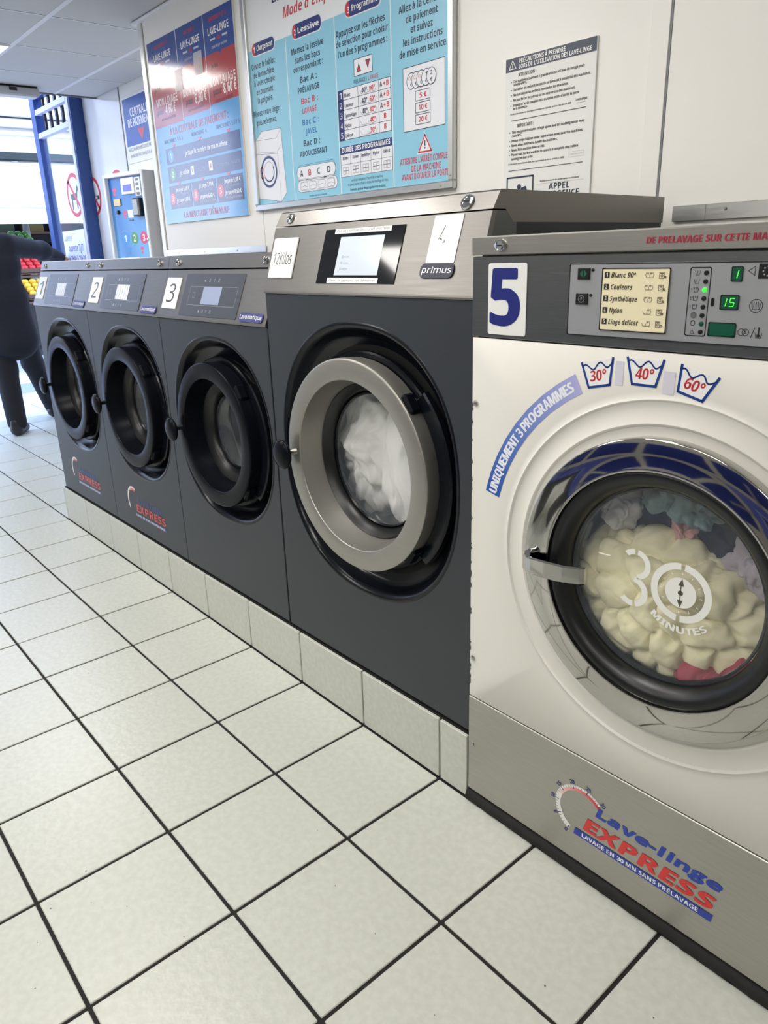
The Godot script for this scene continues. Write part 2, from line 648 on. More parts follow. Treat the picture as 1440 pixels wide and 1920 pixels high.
func porthole(root: Node3D, at: Vector3, ro: float, ri: float, ring: Material, rg: float, back: float) -> void:
	# the door: a thick ring; its glass bowl, seal, knob and hinge hang on it
	var d := Shape.new()
	d.lathe([Vector2(ri - 0.01, -0.052), Vector2(ro - 0.012, -0.05), Vector2(ro - 0.003, -0.045), Vector2(ro - 0.0005, -0.02), Vector2(ro, -0.001), Vector2(ro - 0.0008, 0.0018), Vector2(ro - 0.003, 0.0036), Vector2(ro - 0.006, 0.0042), Vector2((ro + ri) / 2, 0.005),
		Vector2(ri + 0.004, 0.0045), Vector2(ri + 0.0015, 0.0036), Vector2(ri + 0.0002, 0.002), Vector2(ri, 0.0), Vector2(ri - 0.013, -0.056), Vector2(ri - 0.015, -0.062)], 128, Vector3(), Basis(), 0.5)
	var door := part("door", d, ring, root, Transform3D(Basis(), at))
	var f := Shape.new()
	f.lathe([Vector2(ro + 0.012, -0.062), Vector2(ro + 0.012, -0.052), Vector2(ro + 0.008, -0.049), Vector2(ro - 0.01, -0.049)], 72)
	part("door_flange", f, mats.black_door, door)
	var q := Shape.new()
	q.lathe([Vector2(ri - 0.012, -0.068), Vector2(ri - 0.013, -0.06), Vector2(ri - 0.018, -0.058), Vector2(rg + 0.012, -0.066), Vector2(rg + 0.004, -0.074), Vector2(rg, -0.086), Vector2(rg - 0.001, -0.1)], 72)
	part("door_seal", q, mats.rubber, door)
	var gl := Shape.new()
	gl.lathe([Vector2(rg + 0.002, -0.09), Vector2(rg - 0.008, -0.087), Vector2(rg - 0.014, -0.09), Vector2(rg - 0.03, -0.097), Vector2(rg * 0.66, -0.103), Vector2(rg * 0.33, -0.106), Vector2(0.0, -0.107)], 72, Vector3(), Basis(), 1.2)
	part("glass_bowl", gl, mats.glass, door)
	var rim := Shape.new()
	rim.lathe([Vector2(rg - 0.001, -0.096), Vector2(rg, -0.088), Vector2(rg - 0.005, -0.084), Vector2(rg - 0.009, -0.087), Vector2(rg - 0.009, -0.096)], 72)
	part("glass_rim", rim, mats.black_gloss, door)
	# knob: a stem leaning out to the left and a mushroom pad
	var k := Shape.new()
	var root_at := Vector3(-(ro + ri) / 2 + 0.008, 0.0, 0.0)
	var pad_at := Vector3(-(ro + ri) / 2 - 0.014, -0.006, 0.03)
	k.tube([root_at, root_at.lerp(pad_at, 0.5), pad_at], [0.0095, 0.008, 0.0095], 14)
	part("knob_stem", k, mats.steel if ring == mats.door_metal else mats.black_door, door)
	var kp := Shape.new()
	kp.lathe([Vector2(0.0, -0.006), Vector2(0.03, -0.004), Vector2(0.039, 0.001), Vector2(0.041, 0.006), Vector2(0.038, 0.011), Vector2(0.028, 0.015), Vector2(0.014, 0.017), Vector2(0.0, 0.0175)], 36, pad_at, Basis(), 1.2)
	part("knob", kp, mats.black_door, door)
	# hinge side: a tall bracket with two knuckles
	var h := Shape.new()
	var arc_in := []
	var arc_out := []
	for i in 17:
		var t := deg_to_rad(lerpf(-44, 44, i / 16.0))
		arc_in.append(Vector2(cos(t) * (ro - 0.004), sin(t) * (ro - 0.004)))
		arc_out.append(Vector2(cos(t) * (ro + 0.036), sin(t) * (ro + 0.03)))
	arc_out.reverse()
	h.prism(PackedVector2Array(arc_in + arc_out), -0.058, -0.036, 0.004)
	part("hinge", h, mats.black_gloss, door)
	for sg in [-1.0, 1.0]:
		var kn := Shape.new()
		var p := Vector3(cos(0.74) * (ro - 0.002), sg * sin(0.74) * (ro - 0.002), -0.018)
		kn.box(p, Vector3(0.024, 0.05, 0.034), 0.006, Basis(Vector3(0, 0, 1), sg * 0.6))
		part("hinge_knuckle", kn, mats.black_door, door)
	# drum behind
	var dr := Shape.new()
	var rd := ro - 0.005
	dr.lathe([Vector2(ri - 0.016, -0.075), Vector2(rd - 0.02, -0.09), Vector2(rd, -0.12), Vector2(rd, back + 0.03), Vector2(rd - 0.03, back), Vector2(0, back)], 72, Vector3(), Basis(), 0.9)
	for ring_at in [-0.15, -0.2, -0.26]:
		dr.lathe([Vector2(rd - 0.001, ring_at - 0.004), Vector2(rd - 0.005, ring_at), Vector2(rd - 0.001, ring_at + 0.004)], 60)
	for i in 3:
		var t := TAU * i / 3.0 + 0.5
		dr.box(Vector3(cos(t) * (rd - 0.02), sin(t) * (rd - 0.02), (back - 0.12) / 2), Vector3(0.045, 0.03, -back - 0.16), 0.012, Basis(Vector3(0, 0, 1), t))
	part("drum", dr, mats.drum, root, Transform3D(Basis(), at))
	# the dark well between recess and drum
	var wl := Shape.new()
	wl.lathe([Vector2(rd + 0.09, -0.078), Vector2(rd + 0.012, -0.074), Vector2(rd + 0.003, -0.08), Vector2(rd + 0.003, back - 0.01), Vector2(0, back - 0.01)], 60, Vector3(), Basis(), 0.9)
	part("tub", wl, mats.dark, root, Transform3D(Basis(), at))


func express_sticker(root: Node3D, at: Vector3, wide: float, faded: bool) -> void:   # lower left corner of the word line at the sheet's origin, wide metres across
	var p := sheet()
	p.step = 0.00012
	var k := wide / 0.29
	var blue := c8(38, 60, 150) if not faded else c8(44, 62, 128)
	if faded:
		var c := Vector2(-0.008, 0.062)
		p.arc(c, 0.049, 0.06, 62, 218, c8(228, 214, 208), c8(226, 222, 220), 1.08)
		p.layer(1)
		p.arc(c, 0.043, 0.052, 62, 118, RED, c8(214, 150, 150), 1.08)
		p.layer(2)
		p.text("Lave-linge", 0.03, 0.262, 0.062, 0.03, blue, true, 0.35)
		p.text("EXPRESS", 0.012, 0.285, 0.021, 0.033, c8(205, 66, 66), true, 0.12)
		p.rect(0.0, -0.002, 0.29, 0.012, c8(52, 66, 128))
		p.layer(3)
		p.text("LAVAGE EN 30 MN SANS PRÉLAVAGE", 0.004, 0.272, 0.001, 0.0085, c8(225, 228, 235))
	else:
		# the dial: white band, red wash, ticks and minutes
		var c := Vector2(0.014, 0.064)
		p.arc(c, 0.05, 0.0625, 44, 244, c8(236, 234, 230))
		p.layer(1)
		p.arc(c, 0.05, 0.057, 42, 160, c8(212, 48, 52), c8(238, 214, 208))
		p.layer(2)
		for i in 31:
			var t := deg_to_rad(lerpf(242, 46, i / 30.0))
			var e := Vector2(cos(t), sin(t))
			p.line([c + e * (0.0575 if i % 5 else 0.0545), c + e * 0.0615], 0.0008 if i % 5 else 0.0018, c8(40, 52, 120))
		for i in 7:
			var t := lerpf(242, 46, i / 6.0)
			var d := deg_to_rad(t)
			p.layer(2)
			p.text(str(i * 5), -0.0058 if i > 1 else -0.0035, 0.0058 if i > 1 else 0.0035, 0.0, 0.0088, c8(40, 52, 120), true, 0.0, Transform2D(d - PI / 2, c + Vector2(cos(d), sin(d)) * 0.065))
		p.heavy("Lave-linge", 0.048, 0.3, 0.079, 0.023, c8(36, 66, 168), 0.3, 0.05)
		p.heavy("EXPRESS", 0.022, 0.288, 0.03, 0.031, c8(214, 54, 54), 0.3, 0.045)
		p.layer(5)
		p.poly([Vector2(0.0, 0.005), Vector2(0.292, 0.005), Vector2(0.295, 0.022), Vector2(0.003, 0.022)], c8(36, 62, 160))
		p.layer(6)
		p.text("LAVAGE EN 30 MN SANS PRÉLAVAGE", 0.02, 0.268, 0.0085, 0.0095, WHITE)
	for i in p.v.size():
		p.v[i] = Vector3(p.v[i].x * k, p.v[i].y * k, p.v[i].z)
	printed("sticker", p, root, Transform3D(Basis(), at))


func key_marks(p: Print, x: float, y: float, gap: float, n: int, c: Color) -> void:   # a row of little touch-key symbols
	for i in n:
		var q := Vector2(x + i * gap, y)
		if i == 0:
			p.poly([q + Vector2(-0.005, -0.004), q + Vector2(0.005, -0.004), q + Vector2(0, 0.006)], c)
		elif i % 2:
			p.frame(q.x - 0.0035, q.y - 0.0045, q.x + 0.0035, q.y + 0.0045, 0.001, c)
			p.line([q + Vector2(-0.002, 0), q + Vector2(0.002, 0)], 0.001, c)
		else:
			p.arc(q, 0.003, 0.0042, 0, 300, c)


func small_washer(x0: float, number: String, label: String, has_sticker: bool, screen: Color) -> void:
	var w := 0.675
	var root := thing("washing_machine", label, "washing machine", Vector3(x0, 0.178, 0))
	var yf := 0.912
	casing(root, w, yf, Vector2(0, -0.009), Vector2(1.058, -0.066), Vector2(1.064, -0.066), Vector2(1.102, -0.078), -0.69, mats.charcoal)
	front_panel(root, w, 0.008, 0.908, -0.008, Vector2(0.355, 0.563), 0.292, 0.289, mats.charcoal)
	# sloping steel control panel with a rolled lower edge
	var s := Shape.new()
	s.along_x([Vector2(-0.02, yf - 0.002), Vector2(-0.0045, yf - 0.003), Vector2(-0.003, yf), Vector2(-0.004, yf + 0.004), Vector2(-0.063, 1.060), Vector2(-0.072, 1.060)], 0.0, w)
	part("control_panel", s, mats.steel, root)
	var l := Shape.new()
	l.along_x([Vector2(-0.075, 1.0645), Vector2(-0.063, 1.0645), Vector2(-0.075, 1.1015), Vector2(-0.079, 1.104), Vector2(-0.69, 1.104), Vector2(-0.69, 1.099), Vector2(-0.082, 1.099)], 0.0005, w - 0.0005)
	var lid := part("lid", l, mats.steel_lid, root)
	var lt := slope_frame(1.0645, -0.063, 1.1015, -0.075)
	for x in [0.07, 0.605]:
		lock(lid, lt * Vector3(x, 0.019, 0.0), lt.basis, 0.0115)
	var f := slope_frame(yf + 0.004, -0.004, 1.060, -0.063)
	f.origin += f.basis.z * 0.0002
	# number plate
	var pl := sheet()
	var n := part("number_plate", block(Vector3(0.07, 0.077, 0.001), Vector3(0.102, 0.104, 0.003), 0.001), mats.plate, root, f)
	pl.z = 0.0029
	pl.text(number, 0.042, 0.092, 0.046, 0.062, c8(70, 72, 75), false, 0.12)
	printed("numeral", pl, n)
	# touch display
	var ds := Shape.new()
	var ps := sheet()
	ds.prism(PackedVector2Array(ps.rounded(0.153, 0.007, 0.513, 0.142, 0.004)), -0.001, 0.0016, 0.0004)
	var d := part("display", ds, mats.display, root, f)
	ps.z = 0.0019
	ps.frame(0.196, 0.042, 0.488, 0.101, 0.0012, c8(150, 152, 156))
	key_marks(ps, 0.283, 0.121, 0.028, 4, c8(170, 172, 178))
	key_marks(ps, 0.283, 0.024, 0.024, 4, c8(170, 172, 178))
	ps.frame(0.222, 0.066, 0.234, 0.082, 0.001, c8(150, 152, 156))
	printed("key_symbols", ps, d)
	var lc := part("lcd_window", block(Vector3(0.339, 0.0735, 0.0016), Vector3(0.112, 0.056, 0.0014), 0.0003), mat(screen, 0.1), d)
	if number != "3":
		var lp := sheet()
		lp.z = 0.0026
		for i in 5:
			lp.line([Vector2(0.29 + i * 0.022, 0.048), Vector2(0.298 + i * 0.022, 0.074), Vector2(0.292 + i * 0.022, 0.1)], 0.004, c8(150, 152, 158))
		printed("lcd_film", lp, lc)
	badge(root, f, 0.532, 0.658, 0.002, 0.03, "Lavomatique", c8(54, 58, 112))
	if has_sticker:
		express_sticker(root, Vector3(0.222, 0.253 - 0.178, -0.0075), 0.29, true)
	porthole(root, Vector3(0.337, 0.552, 0.014), 0.234, 0.183, mats.black_door, 0.128, -0.42)


func big_washer() -> void:
	var w := 0.75
	var x0 := 2.045
	var root := thing("washing_machine", "tallest charcoal machine, silver door ring and 12 Kilos plate, white laundry inside", "washing machine", Vector3(x0, 0.178, 0))
	var yf := 1.004
	casing(root, w, yf, Vector2(0, -0.01), Vector2(1.163, -0.061), Vector2(1.164, -0.063), Vector2(1.2, -0.083), -0.68, mats.charcoal)
	front_panel(root, w, 0.008, 1.0, -0.008, Vector2(0.3775, 0.59), 0.323, 0.337, mats.charcoal)
	var s := Shape.new()
	s.along_x([Vector2(-0.022, yf - 0.004), Vector2(-0.006, yf - 0.004), Vector2(-0.0045, yf), Vector2(-0.0055, yf + 0.004), Vector2(-0.058, 1.1635), Vector2(-0.07, 1.1635)], 0.0, w)
	part("control_panel", s, mats.steel, root)
	var l := Shape.new()
	l.along_x([Vector2(-0.075, 1.1665), Vector2(-0.0585, 1.1665), Vector2(-0.079, 1.199), Vector2(-0.084, 1.202), Vector2(-0.68, 1.194), Vector2(-0.68, 1.134), Vector2(-0.684, 1.134), Vector2(-0.684, 1.19), Vector2(-0.1, 1.196)], 0.004, w - 0.004)
	# turned-down side sheets of the lid
	for x in [0.0, w - 0.004]:
		l.along_x([Vector2(-0.0585, 1.1665), Vector2(-0.079, 1.199), Vector2(-0.084, 1.202), Vector2(-0.684, 1.194), Vector2(-0.684, 1.136), Vector2(-0.12, 1.142), Vector2(-0.096, 1.166)], x, x + 0.004)
	for x in [0.0002, w - 0.0014]:
		var ck := Shape.new()
		ck.along_x([Vector2(-0.0575, 1.1635), Vector2(-0.13, 1.1635), Vector2(-0.13, 1.006), Vector2(-0.0065, 1.006)], x, x + 0.0012)
		part("cheek", ck, mats.steel_dark, root)
	var lid := part("lid", l, mats.steel_lid, root)
	var lt := slope_frame(1.1665, -0.0585, 1.199, -0.079)
	lock(lid, lt * Vector3(0.058, 0.02, 0.0), lt.basis, 0.014)
	lock(lid, lt * Vector3(0.677, 0.018, 0.0), lt.basis, 0.0165)
	var f := slope_frame(yf + 0.004, -0.0055, 1.1635, -0.058)
	f.origin += f.basis.z * 0.0002
	var n := part("capacity_plate", block(Vector3(0.0665, 0.083, 0.0018), Vector3(0.108, 0.104, 0.005), 0.0015), mats.plate, root, f)
	var p := sheet()
	p.z = 0.0046
	p.text("12Kilos", 0.026, 0.108, 0.066, 0.031, c8(64, 66, 70), false, 0.06)
	printed("lettering", p, n)
	# touch screen with its lit window and two strips of tape
	var d := part("touch_screen", block(Vector3(0.3715, 0.0845, 0.0006), Vector3(0.284, 0.129, 0.0024), 0.0006), mats.screen_black, root, f)
	var lcd := part("lcd_window", block(Vector3(0.374, 0.084, 0.0017), Vector3(0.157, 0.09, 0.001), 0.0003), mats.lcd, d)
	var q := sheet()
	q.z = 0.0026
	for i in 3:
		q.arc(Vector2(0.317, 0.054 + i * 0.014), 0.0022, 0.003, 0, 360, c8(110, 130, 150))
		q.line([Vector2(0.324, 0.054 + i * 0.014), Vector2(0.342, 0.054 + i * 0.014)], 0.002, c8(150, 168, 185))
	printed("menu", q, lcd)
	for tp in [[0.269, 0.471, 0.137, 0.148, "Pas de caprolie dans cette machine"], [0.274, 0.459, 0.021, 0.033, "Payez et appuyez sur démarrer"]]:
		var t := part("tape_strip", block(Vector3((tp[0] + tp[1]) / 2, (tp[2] + tp[3]) / 2, 0.0022), Vector3(tp[1] - tp[0], tp[3] - tp[2], 0.0008)), mats.plate, d)
		var tt := sheet()
		tt.z = 0.0028
		tt.text(tp[4], tp[0] + 0.008, tp[1] - 0.008, tp[2] + 0.0038, 0.0052, c8(90, 92, 96), false, 0.15)
		printed("lettering", tt, t)
	var cs := Shape.new()
	var cp := sheet()
	cs.prism(PackedVector2Array(cp.rounded(0.598, 0.064, 0.679, 0.162, 0.003)), 0.0, 0.0012, 0.0003)
	var card := part("white_card", cs, mats.plate, root, f)
	cp.z = 0.0016
	cp.line([Vector2(0.634, 0.14), Vector2(0.627, 0.122), Vector2(0.622, 0.113)], 0.0016, c8(80, 84, 90))
	cp.poly([Vector2(0.622, 0.117), Vector2(0.632, 0.113), Vector2(0.63, 0.11)], c8(60, 62, 66))
	cp.poly([Vector2(0.634, 0.104), Vector2(0.64, 0.112), Vector2(0.642, 0.106)], c8(140, 140, 140))
	printed("scratches", cp, card)
	badge(root, f, 0.588, 0.684, 0.033, 0.064, "primus", c8(40, 42, 62))
	porthole(root, Vector3(0.375, 0.592, 0.018), 0.268, 0.215, mats.door_metal, 0.178, -0.45)


func temperature_tub(p: Print, a: Vector2, b: Vector2, c: Vector2, d: Vector2, word: String) -> void:   # a, b upper left and right; c, d lower right and left
	p.layer(0)
	p.poly([a, d, c, b], c8(240, 240, 240))
	p.layer(1)
	var blue := c8(28, 62, 140)
	p.line([a, d, c, b], 0.0042, blue)
	var w := []
	for i in 21:
		var t := i / 20.0
		w.append(a.lerp(b, t) + (d - a).lerp(c - b, t) * (0.2 - 0.12 * sin(t * TAU * 2.0 + 0.4)))
	p.line(w, 0.0026, blue)
	var ang := (c - d).angle()
	var l := d.lerp(c, 0.16) + (a - d) * 0.22
	var ww := (c - d).length() * 0.76
	p.text(word, 0.0, ww, 0.0, 0.0185, c8(186, 52, 58), true, 0.12, Transform2D(ang, l))


func white_washer() -> void:
	var w := 0.86
	var root := thing("washing_machine", "white machine numbered 5, mirror-bright door ring and steel kick plate, washing running", "washing machine", Vector3(2.797, 0, 0))
	var s := Shape.new()
	var side := [Vector2(-0.72, 0.03), Vector2(-0.012, 0.03), Vector2(-0.012, 1.2585), Vector2(-0.72, 1.2585)]
	s.along_x(side, 0.0015, 0.006)
	s.along_x(side, w - 0.006, w - 0.0015)
	s.box(Vector3(w / 2, 0.645, -0.717), Vector3(w - 0.012, 1.22, 0.005))
	part("cabinet", s, mats.white_enamel, root)
	# kick plate, black foot seal
	part("kick_plate", block(Vector3(w / 2, 0.162, -0.006), Vector3(w, 0.259, 0.012), 0.0015), mats.steel_kick, root)
	var sl := Shape.new()
	var path := []
	for i in 40:
		path.append(Vector3(w * i / 39.0, 0.012 + 0.0015 * sin(i * 1.7) * sin(i * 0.6), -0.007 + 0.0015 * sin(i * 2.3)))
	sl.tube(path, 0.017, 8)
	part("foot_seal", sl, mats.seal, root)
	# white front with rings pressed round the door
	var at := Vector2(0.428, 0.709)
	var f := Shape.new()
	var e := perimeter(0.001, w - 0.001, 0.2935, 1.108, -0.012)
	var loops := [e, perimeter(0.001, w - 0.001, 0.2935, 1.108, -0.002), perimeter(0.003, w - 0.003, 0.2955, 1.106, 0.0)]
	for q in [[0.34, 0.0], [0.3305, 0.0], [0.3285, 0.0016], [0.3265, 0.0024], [0.3245, 0.0012], [0.3225, -0.0014], [0.318, -0.002], [0.3, -0.001], [0.291, 0.002], [0.2875, 0.0032], [0.2845, 0.002], [0.2825, -0.001], [0.278, -0.0015], [0.262, -0.001], [0.255, -0.02]]:
		loops.append(around(e, at, q[0], q[0], q[1]))
	f.loft(loops, true, 0.7)
	part("front_panel", f, mats.white_enamel, root)
	# chrome door ring, dark seal and glass
	var d := Shape.new()
	d.lathe([Vector2(0.262, -0.004), Vector2(0.2665, 0.002), Vector2(0.2665, 0.0182), Vector2(0.266, 0.0202), Vector2(0.265, 0.0212), Vector2(0.2635, 0.0216), Vector2(0.24, 0.0222), Vector2(0.2165, 0.0232), Vector2(0.2145, 0.0238), Vector2(0.2125, 0.0232), Vector2(0.2115, 0.023), Vector2(0.2115, 0.012)], 128, Vector3(), Basis(), 0.9)
	var door := part("door", d, mats.mirror_steel, root, Transform3D(Basis(), Vector3(at.x, at.y, 0)))
	var q := Shape.new()
	q.lathe([Vector2(0.216, 0.008), Vector2(0.2115, 0.017), Vector2(0.205, 0.02), Vector2(0.192, 0.016), Vector2(0.183, 0.006), Vector2(0.1785, -0.004), Vector2(0.177, -0.02)], 96, Vector3(), Basis(), 0.9)
	part("door_seal", q, mats.rubber, door)
	var g := Shape.new()
	g.lathe([Vector2(0.18, -0.012), Vector2(0.174, -0.009), Vector2(0.14, -0.005), Vector2(0.08, -0.002), Vector2(0, -0.001)], 96, Vector3(), Basis(), 1.0)
	var pane := part("glass", g, mats.glass, door)
	var gr := Shape.new()
	gr.lathe([Vector2(0.176, -0.016), Vector2(0.1755, -0.01), Vector2(0.171, -0.012), Vector2(0.17, -0.02)], 96)
	part("glass_rim", gr, mats.black_gloss, door)
	# handle: a bright bar from the ring to the glass
	var h := Shape.new()
	var hp := [Vector3(-0.266, -0.022, 0.024), Vector3(-0.252, -0.02, 0.034), Vector3(-0.235, -0.017, 0.041), Vector3(-0.2, -0.012, 0.047), Vector3(-0.16, -0.009, 0.046), Vector3(-0.126, -0.004, 0.042), Vector3(-0.12, -0.004, 0.034)]
	var hl := []
	for i in hp.size():
		var b := [Vector2(-0.0165, 0.0), Vector2(0.0165, 0.0), Vector2(0.0175, 0.0035), Vector2(0.0145, 0.0065), Vector2(-0.0145, 0.0065), Vector2(-0.0175, 0.0035)]
		var l := PackedVector3Array()
		for k in b:
			l.append(hp[i] + Vector3(0.0, k.x * (0.9 if i == 0 else 1.0), k.y - 0.004))
		hl.append(l)
	var ends := [PackedVector3Array(), PackedVector3Array()]
	for k in 6:
		ends[0].append(hp[0])
		ends[1].append(hp[-1])
	hl = [ends[0]] + hl + [ends[1]]
	h.loft(hl, true, 0.5, true)
	part("door_handle", h, mats.mirror_steel, door)
	var hs := Shape.new()
	hs.tube([Vector3(-0.255, 0.003, 0.016), Vector3(-0.249, 0.003, 0.03), Vector3(-0.248, 0.004, 0.036)], [0.005, 0.005, 0.0065], 12)
	part("handle_pin", hs, mats.chrome, door)
	# drum
	var dr := Shape.new()
	dr.lathe([Vector2(0.19, -0.02), Vector2(0.215, -0.05), Vector2(0.24, -0.09), Vector2(0.24, -0.42), Vector2(0.0, -0.45)], 72)
	part("drum", dr, mats.drum, root, Transform3D(Basis(), Vector3(at.x, at.y, 0)))
	# dark fascia and lid
	part("fascia", block(Vector3(w / 2, 1.1845, -0.0075), Vector3(w, 0.148, 0.015), 0.0015), mats.steel_dark, root)
	var l := Shape.new()
	l.along_x([Vector2(-0.03, 1.2605), Vector2(0.0, 1.2605), Vector2(0.0025, 1.262), Vector2(0.003, 1.2915), Vector2(0.0, 1.294), Vector2(-0.72, 1.294), Vector2(-0.72, 1.289), Vector2(-0.03, 1.289)], 0.0005, w, 0.0008)
	var lid := part("lid", l, mats.steel_pale, root)
	lock(lid, Vector3(0.071, 1.277, 0.003), Basis(), 0.0115)
	var lp := sheet()
	lp.z = 0.0038
	lp.text("DE PRELAVAGE SUR CETTE MACHINE", 0.358, 0.574, 1.2715, 0.0092, c8(172, 40, 66), true, 0.1)
	printed("lettering", lp, lid)
	# number plate
	var np := sheet()
	var ns := Shape.new()
	ns.prism(PackedVector2Array(np.rounded(0.041, 1.117, 0.131, 1.246, 0.005)), 0.0, 0.0016, 0.0004)
	var n := part("number_plate", ns, mats.plate, root)
	np.z = 0.002
	np.heavy("5", 0.048, 0.115, 1.1345, 0.1, c8(30, 40, 118), 0.0, 0.025)
	printed("numeral", np, n)
	# control panel
	var cp := sheet()
	var cs := Shape.new()
	cs.prism(PackedVector2Array(cp.rounded(0.222, 1.1265, 0.83, 1.244, 0.003)), 0.0, 0.004, 0.001)
	var panel := part("control_panel", cs, mats.panel_silver, root)
	var dark := c8(40, 42, 46)
	cp.z = 0.0043
	cp.frame(0.223, 1.1275, 0.829, 1.243, 0.0018, c8(34, 36, 40), 0.003)
	cp.frame(0.4335, 1.138, 0.4645, 1.236, 0.0014, dark, 0.003)
	for i in 8:
		var y := 1.2285 - i * 0.0121
		if i in [2, 3, 4]:
			cp.text(str(i - 1), 0.4365, 0.4385, y - 0.002, 0.004, dark)
			cp.line([Vector2(0.4405, y + 0.003), Vector2(0.442, y - 0.003), Vector2(0.447, y - 0.003), Vector2(0.4485, y + 0.003)], 0.0007, dark)
			for j in 3:
				cp.line([Vector2(0.442 + j * 0.0025, y + 0.001), Vector2(0.442 + j * 0.0025, y + 0.0035)], 0.0006, dark)
		elif i < 2:
			cp.line([Vector2(0.4405, y + 0.003), Vector2(0.442, y - 0.003), Vector2(0.447, y - 0.003), Vector2(0.4485, y + 0.003)], 0.0006, dark)
			cp.line([Vector2(0.4445, y - 0.001), Vector2(0.4445, y + 0.003)], 0.0006, dark)
		elif i == 5:
			for r in [0.0012, 0.0026, 0.004]:
				cp.arc(Vector2(0.4445, y), r, r + 0.0006, 0, 360, dark)
		elif i == 6:
			cp.arc(Vector2(0.4445, y), 0.003, 0.0037, 0, 360, dark)
			cp.arc(Vector2(0.4445, y), 0.004, 0.0046, 40, 140, dark)
		else:
			cp.line([Vector2(0.4415, y - 0.0028), Vector2(0.4475, y - 0.0028), Vector2(0.4445, y + 0.003)], 0.0006, dark, true)
	cp.line([Vector2(0.517, 1.231), Vector2(0.526, 1.237), Vector2(0.526, 1.225)], 0.0008, dark, true)
	cp.frame(0.531, 1.221, 0.556, 1.24, 0.001, dark)
	cp.layer(15)
	cp.arc(Vector2(0.533, 1.184), 0.0085, 0.0093, 0, 360, dark)
	cp.line([Vector2(0.527, 1.188), Vector2(0.5285, 1.179), Vector2(0.5375, 1.179), Vector2(0.539, 1.188)], 0.0008, dark)
	for j in 3:
		cp.line([Vector2(0.53 + j * 0.003, 1.182), Vector2(0.53 + j * 0.003, 1.189)], 0.0007, dark)
	for j in 2:
		cp.arc(Vector2(0.517 + j * 0.006, 1.147), 0.0042, 0.005, 0, 360, dark)
	cp.text("5", 0.5215, 0.5245, 1.145, 0.004, dark)
	cp.line([Vector2(0.531, 1.14), Vector2(0.535, 1.154)], 0.0009, dark)
	cp.line([Vector2(0.541, 1.144), Vector2(0.541, 1.154)], 0.002, dark)
	cp.disc(Vector2(0.541, 1.143), 0.0024, dark)
	cp.line([Vector2(0.5365, 1.147), Vector2(0.538, 1.14), Vector2(0.5445, 1.14), Vector2(0.546, 1.147)], 0.0007, dark)
	printed("symbols", cp, panel)
	for i in 8:
		var bs := Shape.new()
		bs.lathe([Vector2(0.0036, 0.0), Vector2(0.0036, 0.0008), Vector2(0.0027, 0.0016), Vector2(0.0, 0.0019)], 16)
		part("indicator_light", bs, mats.green_led if i == 2 else (mats.green_window if i == 6 else mats.reader_black), panel, Transform3D(Basis(), Vector3(0.4575, 1.2285 - i * 0.0121, 0.004)))
	var oval := Shape.new()
	oval.prism(PackedVector2Array(cp.rounded(0.4685, 1.1815, 0.4735, 1.1935, 0.0024)), 0.003, 0.0048, 0.0003)
	part("sensor", oval, mats.reader_black, panel)
	for b in [[0.2395, 1.2185, "◊"], [0.238, 1.178, "F"]]:
		var bt := part("push_button", block(Vector3(b[0] + 0.0115, b[1] + 0.009, 0.005), Vector3(0.0235, 0.0185, 0.003), 0.0008), mats.reader_black, panel)
		var bp := sheet()
		bp.z = 0.0068
		var c := Vector2(b[0] + 0.0115, b[1] + 0.009)
		if b[2] == "F":
			bp.arc(c, 0.0052, 0.006, 0, 360, c8(150, 152, 156))
			bp.text("F", c.x - 0.0014, c.x + 0.0016, c.y - 0.0028, 0.0056, c8(150, 152, 156))
		else:
			bp.poly([c + Vector2(-0.007, 0), c + Vector2(-0.001, -0.0065), c + Vector2(-0.001, 0.0065)], c8(24, 96, 70))
			bp.poly([c + Vector2(0.007, 0), c + Vector2(0.001, 0.0065), c + Vector2(0.001, -0.0065)], c8(24, 96, 70))
		printed("symbol", bp, bt)
		var dot := Shape.new()
		dot.lathe([Vector2(0.0027, 0.0), Vector2(0.0027, 0.001), Vector2(0.0, 0.0016)], 14)
		part("indicator_light", dot, mats.reader_black, panel, Transform3D(Basis(), Vector3(c.x + 0.0165, c.y + 0.006, 0.004)))
	# programme list
	var pg := sheet()
	var gs := Shape.new()
	gs.prism(PackedVector2Array(pg.rounded(0.286, 1.138, 0.403, 1.236, 0.002)), 0.003, 0.0052, 0.0004)
	var lst := part("programme_list", gs, mats.cream, panel)
	pg.z = 0.0056
	pg.frame(0.2865, 1.1385, 0.4025, 1.2355, 0.0018, c8(30, 32, 38), 0.002)
	var names := ["Blanc 90°", "Couleurs", "Synthétique", "Nylon", "Linge delicat"]
	var wide := [0.0425, 0.038, 0.048, 0.0235, 0.0525]
	for i in 5:
		var y := 1.2215 - i * 0.0183
		pg.layer(18.6)
		pg.rect(0.2905, y - 0.0005, 0.2995, y + 0.0085, c8(44, 44, 48))
		pg.layer(19.4)
		pg.text(str(i + 1), 0.2935, 0.2965, y + 0.001, 0.006, c8(230, 222, 190))
		pg.layer(18.6)
		pg.text(names[i], 0.3025, 0.3025 + wide[i], y, 0.0077, c8(58, 52, 46), true, 0.2)
		var tx := 0.3625
		pg.line([Vector2(tx, y + 0.0045), Vector2(tx + 0.0015, y), Vector2(tx + 0.0125, y), Vector2(tx + 0.014, y + 0.0045)], 0.0007, c8(96, 88, 72))
		pg.line([Vector2(tx + 0.007, y), Vector2(tx + 0.007, y + 0.004)], 0.0006, c8(96, 88, 72))
		if i < 3:
			pg.text("30°C", tx, tx + 0.0062, y + 0.0048, 0.0028, c8(96, 88, 72))
		pg.text(["90°C", "60°C", "40°C", "40°C", "30°C"][i], tx + 0.0075, tx + 0.014, y + 0.0048, 0.0028, c8(96, 88, 72))
		var bx := 0.3855
